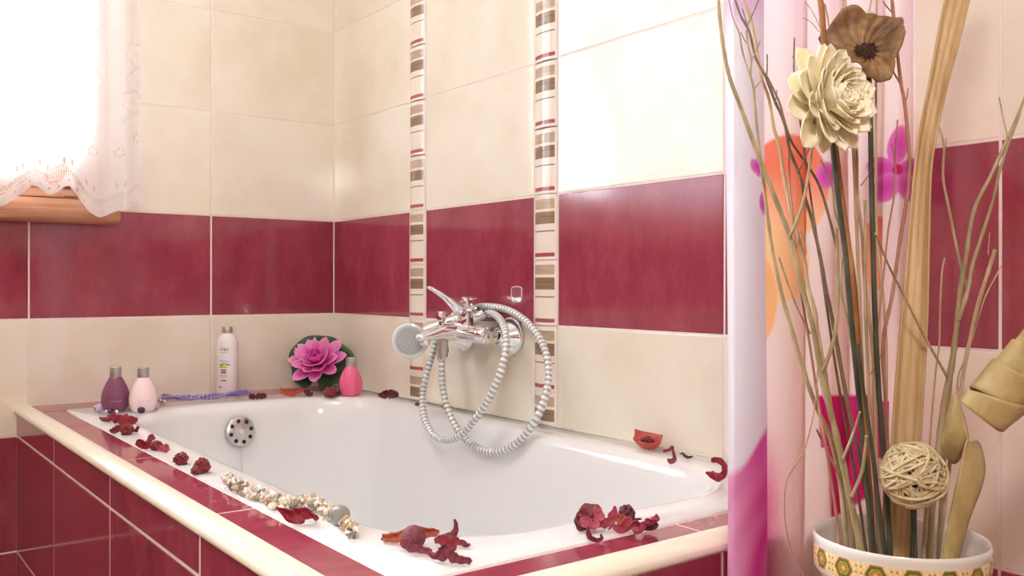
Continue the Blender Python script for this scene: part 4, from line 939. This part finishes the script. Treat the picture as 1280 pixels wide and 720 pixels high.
# ------------------------------------------------------------------ dried arrangement
GT = 'dry twigs in the vase'
def bark(name, a, c, e): return noisy(mat(name, (1, 1, 1), .6), [a, c, e], 90, stretch=(1, 1, .25), bump=.2)
M['twig_tan'] = bark('tan_twig_bark', srgb(160, 130, 98), srgb(192, 162, 126), srgb(214, 188, 152))
M['twig_olive'] = bark('olive_twig_bark', srgb(134, 116, 82), srgb(168, 148, 110), srgb(194, 176, 138))
M['twig_dark'] = bark('dark_twig_bark', srgb(88, 70, 56), srgb(122, 100, 80), srgb(148, 124, 100))
M['twig_red'] = bark('reddish_twig_bark', srgb(142, 92, 72), srgb(172, 120, 94), srgb(194, 148, 120))
M['stem_green'] = bark('dark_green_stem', srgb(40, 42, 30), srgb(66, 66, 48), srgb(90, 88, 66))
M['cane'] = bark('orange_brown_cane', srgb(122, 74, 38), srgb(160, 104, 58), srgb(188, 134, 86))
def path3(pts, d0, d1, n=6):
    """photograph polyline to a stem in depth; d0 depth at the first point, d1 at the last (in the vase)"""
    q = spline(pts, n); m_ = len(q); return [at(u, v, lerp(d0, d1, (i/(m_-1))**.8)) for i, (u, v) in enumerate(q)]
def twig(label, pts, w0, w1, m, d0, d1, branches=(), name='dry_twig', cat='twig', group=GT, knots=True):
    """w0 and w1: widths in pixels at the tip and the foot; branches: (points, tip width, foot width, tip depth, foot depth)"""
    root = at(*pts[-1], d1); t = thing(name, root, label, cat, group)
    def stem(pts, w0, w1, d0, d1):
        P = path3(pts, d0, d1); n = len(P); rr = random.Random(int(pts[0][0]*7+pts[0][1]))
        rad = [lerp(w0, w1, i/(n-1))*.5*depth(p)/FPX*(1+(rr.uniform(-.06, .16) if knots else 0)) for i, p in enumerate(P)]
        return MB().tube(P, rad, 8)
    stem(pts, w0, w1, d0, d1).build('stem', M[m], t, sharp=80)
    for br_ in branches: stem(*br_).build('side_twig', M[m], t, sharp=80)
    return t
D = VD
twig('long olive twig leaning furthest left, starting at the top left of the curtain', [(893, -60), (896, -25), (898, 0), (900, 27), (905.5, 67), (913, 100), (925.5, 133), (937, 165), (950, 200), (967.5, 245), (987.5, 297), (1001, 352), (1015, 405), (1022, 440), (1029, 480), (1042, 530), (1052, 572), (1062, 620), (1072, 665), (1082, 715)], 3.4, 8.5, 'twig_olive', D-.03, D-.02,
     [([(1018, 150), (1017, 162), (1011, 215), (1002, 260), (987, 297)], 3, 4, D-.05, D-.03), ([(1046, 285), (1047, 330), (1047, 382), (1042, 425), (1029, 464)], 3.5, 5, D-.045, D-.025)])
twig('grey brown forked twig with thin upper shoots, second from the left', [(933, 38), (935, 55), (939, 75), (938, 93), (942, 111), (945, 150), (950, 195), (955, 235), (965, 310), (977, 367), (992, 420), (1010, 480), (1022, 512), (1037, 545), (1050, 600), (1062, 715)], 2, 6.5, 'twig_olive', D-.02, D,
     [([(910, -5), (916, 22), (924, 42), (928, 64), (937, 94)], 1.6, 2.4, D-.01, D-.02), ([(926, 40), (929, 47), (933, 54)], 1.3, 1.6, D-.03, D-.02), ([(950, 52), (946, 62), (940, 75)], 1.2, 1.6, D-.03, D-.02), ([(951, 101), (946, 107), (942, 112)], 1.2, 1.6, D-.03, D-.02), ([(974, 322), (984, 352), (998, 388), (1013, 417)], 1.8, 2.6, D-.01, D)])
twig('dark paired twig slanting down to the left of the cream flower', [(916, -8), (919, 0), (926, 20), (934, 34), (938, 45), (945, 73), (957, 96), (968, 125), (981, 155), (987, 187), (1000, 220), (1007, 250), (1015, 275), (1026, 325), (1032, 360), (1042, 407), (1054, 475), (1066, 537), (1078, 590), (1090, 660), (1096, 715)], 2.4, 6, 'twig_dark', D-.01, D+.01,
     [([(949, -2), (942, 15), (934, 32)], 1.4, 1.8, D-.02, D-.012), ([(928, 11), (932, 25), (935, 36)], 1.2, 1.6, D-.01, D-.01), ([(959, 68), (959, 85), (958, 98)], 1.4, 1.8, D-.02, D-.01), ([(971, 113), (970.5, 120), (969, 128)], 1.2, 1.5, D-.02, D-.01), ([(957, 92), (966, 110), (975, 130), (980, 150), (990, 178), (1009, 206), (1024, 232), (1036, 270), (1046, 310)], 2.5, 3.4, D-.015, D+.01), ([(1013, 182), (1005, 200), (997, 217)], 1.4, 2, D-.02, D)])
twig('pinkish tan smooth twig left of the cream flower', [(917, -45), (928, -6), (930, 0), (938, 22), (945, 55), (951, 93), (961, 124), (967, 160), (974, 182), (980, 220), (987, 255), (997, 295), (1006, 330), (1010, 357), (1019, 390), (1021, 410), (1027, 445), (1036, 495), (1045, 550), (1054, 600), (1064, 660), (1070, 715)], 3, 6, 'twig_tan', D+.01, D+.015)
twig('thin upright twig with a forked tip between the left branches', [(986, 172), (987, 232), (991, 270), (996, 330), (1001, 365), (1012, 430), (1024, 510), (1036, 580), (1046, 650), (1052, 715)], 2.2, 4, 'twig_red', D+.015, D-.03,
     [([(1008, 318), (1005, 300), (1000, 290), (996, 310)], 1.2, 1.6, D, D), ([(1021, 537), (1035, 566), (1050, 596)], 2.4, 3, D-.05, D-.03)])
twig('slender olive twig right of the orange print, curving to the vase centre', [(1026, 200), (1040, 232), (1044, 267), (1057, 307), (1052, 330), (1052, 370), (1062, 410), (1070, 470), (1078, 540), (1083, 600), (1088, 660), (1092, 715)], 2, 4.5, 'twig_olive', D-.01, D-.01,
     [([(1075, 515), (1067, 540), (1054, 573)], 2.4, 3.6, D-.05, D-.03), ([(1083, 545), (1080, 575), (1076, 594), (1065, 620)], 3.4, 4.6, D-.05, D-.03)])
twig('hair-thin brown wire bowing out left of the vase', [(1021, 400), (1022, 460), (1018, 510), (1008, 555), (999, 574), (983, 603), (981, 646), (989, 688), (1006, 722)], 1.3, 1.5, 'twig_red', D-.01, D-.04, name='dry_tendril', cat='tendril', group=None, knots=False)
twig('pinkish twig behind the cane, middle of the bunch', [(1068, 160), (1071, 190), (1072, 245), (1078, 300), (1082, 360), (1090, 430), (1094, 500), (1096, 600), (1100, 715)], 3, 5, 'twig_tan', D+.03, D+.02, [([(1094, 205), (1085, 220), (1076, 232)], 1.6, 2.2, D+.03, D+.03), ([(1080, 250), (1083, 300), (1082, 345), (1084, 420)], 2, 2.5, D+.02, D+.02)])
twig('straight thin tan twig rising beside the brown pod flower', [(1096, -5), (1095, 60), (1095, 108), (1095, 200), (1096, 297), (1104, 370), (1108, 450), (1106, 560), (1104, 715)], 2.2, 4, 'twig_tan', D+.04, D+.03)
twig('knotty reddish twig with side shoots right of the pod flower', [(1110, -50), (1114, -6), (1115, 0), (1120, 50), (1126, 103), (1131, 130), (1137, 195), (1136, 225), (1134, 247), (1124, 307), (1115, 370), (1104, 430), (1108, 520), (1112, 620), (1112, 715)], 4.2, 4.5, 'twig_red', D+.05, D+.02,
     [([(1113, 80), (1118, 92), (1125, 104)], 1.8, 2.6, D+.04, D+.04), ([(1135, 110), (1134, 120), (1131, 129)], 1.2, 1.6, D+.04, D+.045), ([(1104, 2), (1110, 10), (1117, 18)], 1.2, 1.6, D+.04, D+.05)])
twig('thin dark red twig crossing the printed orchid', [(1122, 150), (1119, 190), (1119, 235), (1110, 290), (1104, 350), (1096, 420), (1092, 480), (1096, 600), (1098, 715)], 1.8, 3, 'twig_red', D+.045, D+.02, [([(1114, 180), (1117, 195), (1119, 212)], 1.1, 1.4, D+.04, D+.045), ([(1086, 470), (1098, 452), (1106, 430)], 1.2, 1.6, D+.01, D+.03)])
twig('greenish straight twig between the dark stems', [(1082, 250), (1081, 300), (1081, 360), (1084, 440), (1088, 520), (1094, 600), (1100, 715)], 2.5, 4.5, 'twig_olive', D+.01, D+.01)
twig('pale yellow twig rising behind the brown pod flower', [(1054, -6), (1056, 6), (1058, 20), (1060, 60), (1064, 130), (1070, 260), (1076, 420), (1084, 600), (1090, 715)], 4, 4.5, 'twig_tan', D+.03, D+.025, [([(1053, 10), (1043, 30), (1038, 44)], 1.3, 1.6, D+.02, D+.03), ([(1031, 5), (1035, 25), (1038, 44), (1048, 120)], 2, 3, D+.02, D+.03), ([(1090, -3), (1087, 12), (1084, 30), (1076, 110)], 2, 2.6, D+.03, D+.03), ([(1006, 2), (1014, 12), (1022, 28), (1030, 50)], .9, 1.4, D, D+.01), ([(1003, 22), (1014, 28), (1024, 40)], .8, 1.2, D, D+.01)])
twig('short dark shoot standing left of the cream flower', [(993, 47), (992.5, 70), (993, 95), (1000, 150), (1014, 250), (1030, 360), (1048, 480), (1070, 600), (1086, 715)], 1.6, 3.5, 'twig_dark', D+.02, D+.03, [([(991, 70), (992, 75), (992.5, 80)], 1, 1.3, D+.02, D+.02)])
# right of the palm leaf
twig('forked pale twig with the crossing tips at the far right', [(1290, 108), (1280, 125), (1270, 150), (1260, 172), (1240, 217), (1217, 265), (1207, 325), (1202, 352), (1196, 408), (1189, 460), (1181, 500), (1173, 560), (1166, 620), (1160, 715)], 2.4, 9, 'twig_olive', D+.02, D+.03,
     [([(1283, 110), (1274, 145), (1266, 165), (1250, 212), (1240, 255), (1217, 327), (1210, 362), (1198, 400)], 2, 6, D+.01, D+.025), ([(1249, 122), (1254, 147), (1260, 172)], 1.6, 2, D+.03, D+.02), ([(1170, 156), (1175, 162), (1180, 184), (1179, 222), (1187, 265), (1200, 328), (1210, 362)], 2.4, 3.4, D+.045, D+.03), ([(1183, 173), (1182, 183), (1180, 190)], 1, 1.4, D+.045, D+.045), ([(1094, 292), (1110, 330), (1126, 362), (1156, 421), (1184, 471)], 2.4, 3.4, D-.06, D+.02), ([(1196, 400), (1190, 455), (1184, 520), (1178, 600), (1172, 715)], 5, 5, D+.03, D+.04)])
twig('pale twig ending bluntly beside the curled leaf strip', [(1244, 312), (1240, 325), (1225, 372), (1215, 412), (1206, 456), (1201, 490), (1190, 560), (1180, 640), (1174, 715)], 5, 4.5, 'twig_tan', D+.035, D+.04, [([(1253, 330), (1245, 345), (1230, 375), (1215, 425), (1203, 456), (1198, 470), (1196, 490)], 1.4, 2, D+.04, D+.045), ([(1237, 290), (1236, 305), (1235, 318)], .9, 1.2, D+.04, D+.04)])
twig('thin straight twig between the palm leaf and the forked twig', [(1181, 322), (1177, 345), (1175, 395), (1174, 430), (1169, 470), (1164, 530), (1160, 600), (1158, 715)], 2.2, 2.6, 'twig_tan', D+.05, D+.045)
# cane and dark stems
twig('thick orange brown cane rising behind the cream flower', [(1018, -60), (1024, -10), (1027, 12), (1030, 50), (1040, 150), (1047, 210), (1059, 300), (1066, 350), (1074, 450), (1082, 560), (1088, 640), (1092, 715)], 7.5, 9, 'cane', D+.005, D+.02, name='cane', cat='cane', group=None, knots=False)

def flower_stem(t, pts, w, d0, d1, m='stem_green'):
    P = path3(pts, d0, d1); MB().tube(P, [w*.5*depth(p)/FPX for p in P], 10).build('stem', M[m], t, sharp=80)
# cream wood flower
M['sola'] = noisy(mat('cream_wood_petal', (1, 1, 1), .6), [srgb(240, 226, 186), srgb(248, 238, 208), srgb(252, 246, 226)], 60, stretch=(1, 1, .6), bump=.1)
FD = D-.05; FC = at(1042, 122, FD)
fl_ = thing('cream_flower', FC, 'large cream dried wood flower on a dark green stem', 'flower')
ax_ = (-FW*.86 + RT*.62 + UP*.08).normalized(); fz = ax_; fx = UP.cross(fz).normalized(); fy = fz.cross(fx)
FB = Matrix((fx, fy, fz)).transposed().to_4x4(); FB.translation = FC - ax_*.006
fr = random.Random(21); U_ = FD/FPX*1.4
for cnt, Lg, W, cup, curl, lift, off, rad, hz in [(10, 38, 13.5, .4, .25, .0, 0, 14, -8), (11, 39, 13, .4, .35, .22, .5, 12, -4), (12, 36, 11, .45, .4, .45, .2, 10, 0), (12, 31, 9.5, .5, .45, .68, .6, 8.5, 3), (11, 26, 8.5, .5, .5, .9, .3, 7, 5), (10, 21, 7, .5, .5, 1.08, .7, 5.5, 7), (8, 16, 5.5, .5, .5, 1.22, .1, 3.5, 8.5), (5, 12, 4, .5, .4, 1.36, .4, 1.8, 9.5)]:
    me = MB().grid(petal_pts(Lg*U_, W*U_, cup, curl, tip=.5, base=.6), 6, 8).mesh('petal', M['sola'], 85)
    for k in range(cnt):
        a = 2*math.pi*(k+off)/cnt + fr.uniform(-.14, .14)
        o = link('petal', me); o.matrix_basis = FB @ Matrix.Rotation(a, 4, 'Z') @ Matrix.Translation((0, rad*U_, hz*U_)) @ Matrix.Rotation(lift+fr.uniform(-.09, .09), 4, 'X') @ Matrix.Scale(fr.uniform(.9, 1.1), 4)
        o.parent = fl_; o.matrix_parent_inverse = wloc(fl_).inverted()
        md = o.modifiers.new('thickness', 'SOLIDIFY'); md.thickness = .0008
MB().ell(FB @ Vector((0, 0, -1*U_)), (13*U_, 13*U_, 9*U_), None, 18, 10).build('flower_heart', M['sola'], fl_)
flower_stem(fl_, [(1040, 150), (1041, 182), (1048, 250), (1057, 320), (1064, 400), (1074, 500), (1082, 590), (1094, 715)], 7, FD+.02, D-.015)
# brown leathery pod flower
M['leather'] = noisy(mat('brown_leathery_petal', (1, 1, 1), .5), [srgb(84, 54, 30), srgb(134, 96, 58), srgb(176, 138, 94)], 50, bump=.6)
BD = D+.02; BC = at(1082, 66, BD); bp_ = thing('pod_flower', BC, 'brown leathery open seed pod flower behind the cream flower', 'dried flower')
bz = (-FW*.9 + RT*-.1 + UP*.35).normalized(); bx = UP.cross(bz).normalized(); by = bz.cross(bx); BB = Matrix((bx, by, bz)).transposed().to_4x4(); BB.translation = BC; U2 = BD/FPX*1.22
lob = [(-180, 34), (-150, 40), (-118, 26), (-80, 38), (-62, 42), (-40, 30), (-10, 34), (20, 40), (42, 54), (60, 44), (88, 36), (108, 48), (120, 47), (145, 44), (160, 50), (168, 46), (180, 34)]
def lobr(a):
    for p, q_ in zip(lob, lob[1:]):
        if p[0] <= a <= q_[0]: return lerp(p[1], q_[1], (a-p[0])/(q_[0]-p[0]))
    return 34
def leafn(u, v):
    a = -180+360*u; r = lobr(a)*v; fold = math.exp(-((a-10)/40)**2)
    z = 16*v**2.2*(.5+.5*math.cos(R(3*a+40))) + 18*fold*v**2 + 1.2*math.sin(a*.3+v*9) + 4*v
    rr_ = r*(1-.22*fold*v)
    return BB @ (Vector((rr_*math.cos(R(a)), rr_*math.sin(R(a)), z))*U2)
MB().grid(leafn, 96, 16, wrap=True).build('petal_cup', M['leather'], bp_, sharp=85, solid=.0014)
b = MB(); rb = random.Random(2)
def heartfn(u, v):
    a = 2*math.pi*u; r = 13*v; z = 3 + 4*(1-v*v) + 2.2*math.sin(a*9+v*12)*v; return BB @ (Vector((r*math.cos(a), r*math.sin(a)*.75, z))*U2)
b.grid(heartfn, 72, 12, wrap=True).build('fuzzy_heart', noisy(mat('dark_fuzzy_heart', (1, 1, 1), .9), [srgb(44, 28, 20), srgb(86, 58, 40)], 300, bump=.8), bp_, sharp=85)
flower_stem(bp_, [(1086, 90), (1088, 150), (1089, 210), (1091, 300), (1094, 400), (1098, 480), (1104, 560), (1110, 640), (1114, 715)], 6.5, BD+.012, D-.005)
# loose dark green stems that carry nothing in view
twig('flat dark green stem right of the cream flower stem', [(1072, 430), (1078, 480), (1090, 560), (1098, 630), (1110, 715)], 4, 6.5, 'stem_green', D-.045, D-.03, name='green_stem', cat='stem', group=None, knots=False)
twig('short green stem behind the wicker ball right of the palm leaf', [(1160, 590), (1158, 640), (1153, 715)], 5, 6, 'twig_olive', D-.01, D+.0, name='green_stem', cat='stem', group=None, knots=False)
twig('dark stem passing behind the wicker ball at the palm leaf edge', [(1144, 610), (1142, 650), (1140, 715)], 6, 7, 'stem_green', D-.012, D-.01, name='green_stem', cat='stem', group=None, knots=False)
# palm leaf
M['palm'] = noisy(mat('dried_palm_sheath', (1, 1, 1), .55), [srgb(178, 142, 96), srgb(202, 168, 122), srgb(218, 190, 148)], 45, stretch=(1.6, 1.6, .06), detail=5, bump=.2)
pl_e = [(-130, 1214, 1246), (-30, 1190, 1222), (0, 1181, 1212), (50, 1171, 1200), (100, 1162, 1186), (140, 1154, 1177), (180, 1147, 1169), (220, 1142, 1164), (300, 1135, 1162), (350, 1131, 1161), (400, 1126, 1160), (470, 1120, 1156), (540, 1115, 1152), (600, 1112, 1146), (650, 1110, 1141), (720, 1108, 1136)]
rows = spline(pl_e, 6)
def palmfn(u, v):
    i = v*(len(rows)-1); k = min(int(i), len(rows)-2); y, a, c = [lerp(p, q_, i-k) for p, q_ in zip(rows[k], rows[k+1])]
    dz = lerp(.055, .012, v); x = u*2-1
    return at(lerp(a, c, u), y, D+dz + .006*x*x*-1 - .0007*math.cos(u*19) + .0016*math.sin(u*7+1))
pf_ = MB().grid(palmfn, 28, 70).build('palm_leaf', M['palm'], None, sharp=85, solid=.0016)
tag(pf_, 'tall broad dried palm leaf sheath standing in the vase', 'dried leaf')
# wicker ball on a stick
M['wicker'] = noisy(mat('pale_wicker', (1, 1, 1), .6), [srgb(176, 150, 106), srgb(206, 186, 146), srgb(226, 210, 178)], 70, rnd=.1)
WD = D-.045; WC = at(1142, 594, WD); WR = 40*WD/FPX
wk = thing('wicker_ball', WC, 'pale wicker ball on a stick in front of the palm leaf', 'ball')
wr_ = random.Random(9)
for k in range(165):
    nrm = Vector((wr_.gauss(0, 1), wr_.gauss(0, 1), wr_.gauss(0, 1))).normalized(); e1 = nrm.orthogonal().normalized(); e2 = nrm.cross(e1); off = wr_.uniform(-.55, .55); rad = WR*(wr_.uniform(.80, 1.0)); a0 = wr_.uniform(0, 6.28); sw = wr_.uniform(1.6, 4.4); q_ = math.sqrt(1-off*off)
    P = [WC + (nrm*off + (e1*math.cos(a0+sw*j/16)+e2*math.sin(a0+sw*j/16))*q_)*rad*(1+.02*math.sin(j*.7+k)) for j in range(17)]
    wd = wr_.uniform(.0009, .0016)
    MB().tube(P, wd, 6).build('strand', M['wicker'], wk, sharp=80)
MB().tube(path3([(1142, 590), (1142, 640), (1144, 715)], WD, D-.02), .0024, 8).build('stick', M['stem_green'], wk)
# curled leaf strip
M['strip'] = noisy(mat('olive_tan_leaf_strip', (1, 1, 1), .45), [srgb(150, 126, 74), srgb(182, 158, 104), srgb(202, 180, 130)], 40, stretch=(1, 1, .6), detail=7, bump=.2)
SD = D-.04; U3 = SD/FPX
cs = thing('curled_leaf', at(1188, 715, SD), 'olive tan leaf strip twisted into a wide spiral roll at the far right', 'dried leaf')
rw = [((1173, 716, 0), (1196, 716, .004)), ((1178, 692, 0), (1200, 692, .004)), ((1187, 645, -.002), (1211, 650, .005)), ((1195, 608, -.004), (1228, 604, .006)), ((1201, 582, -.006), (1230, 576, .009)), ((1206, 560, -.008), (1222, 552, .013)), ((1210, 547, -.009), (1210, 560, .020)), ((1209, 538, -.009), (1192, 580, .020)), ((1207, 528, -.007), (1177, 558, .015)), ((1203, 514, -.002), (1180, 536, .012)), ((1198, 501, .004), (1186, 513, .012)), ((1196, 490, .012), (1191, 497, .018)), ((1200, 484, .018), (1197, 488, .022))]
rws = spline([tuple(a)+tuple(c) for a, c in rw], 6)
def stripfn(u, v):
    i = v*(len(rws)-1); k = min(int(i), len(rws)-2); p = [lerp(x, y, i-k) for x, y in zip(rws[k], rws[k+1])]
    return at(lerp(p[0], p[3], u), lerp(p[1], p[4], u), SD+lerp(p[2], p[5], u) - .003*math.sin(math.pi*u))
MB().grid(stripfn, 10, 66).build('leaf_tail', M['strip'], cs, sharp=85, solid=.0016)
A0 = at(1241, 503, SD); axd = (RT*.60 + UP*.76 - FW*.24).normalized(); s1 = axd.cross(FW).normalized(); s2 = axd.cross(s1)
pit_ = 33*U3; wd_ = 44*U3; turns = 4.6; R0 = 33*U3
th0 = math.atan2((-RT*.78+UP*.62).dot(s2), (-RT*.78+UP*.62).dot(s1))
def rollfn(u, v):
    th = th0 + 2*math.pi*turns*v; r = R0*(.93+.12*u)*(1-.01*turns*v); sta = min(1, v*14)
    c = A0 + axd*(pit_*(turns*v) + wd_*(u-.35)*lerp(.35, 1, sta) - pit_*.55)
    return c + (s1*math.cos(th)+s2*math.sin(th))*r
MB().grid(rollfn, 8, 230).build('leaf_roll', M['strip'], cs, sharp=85, solid=.0018)
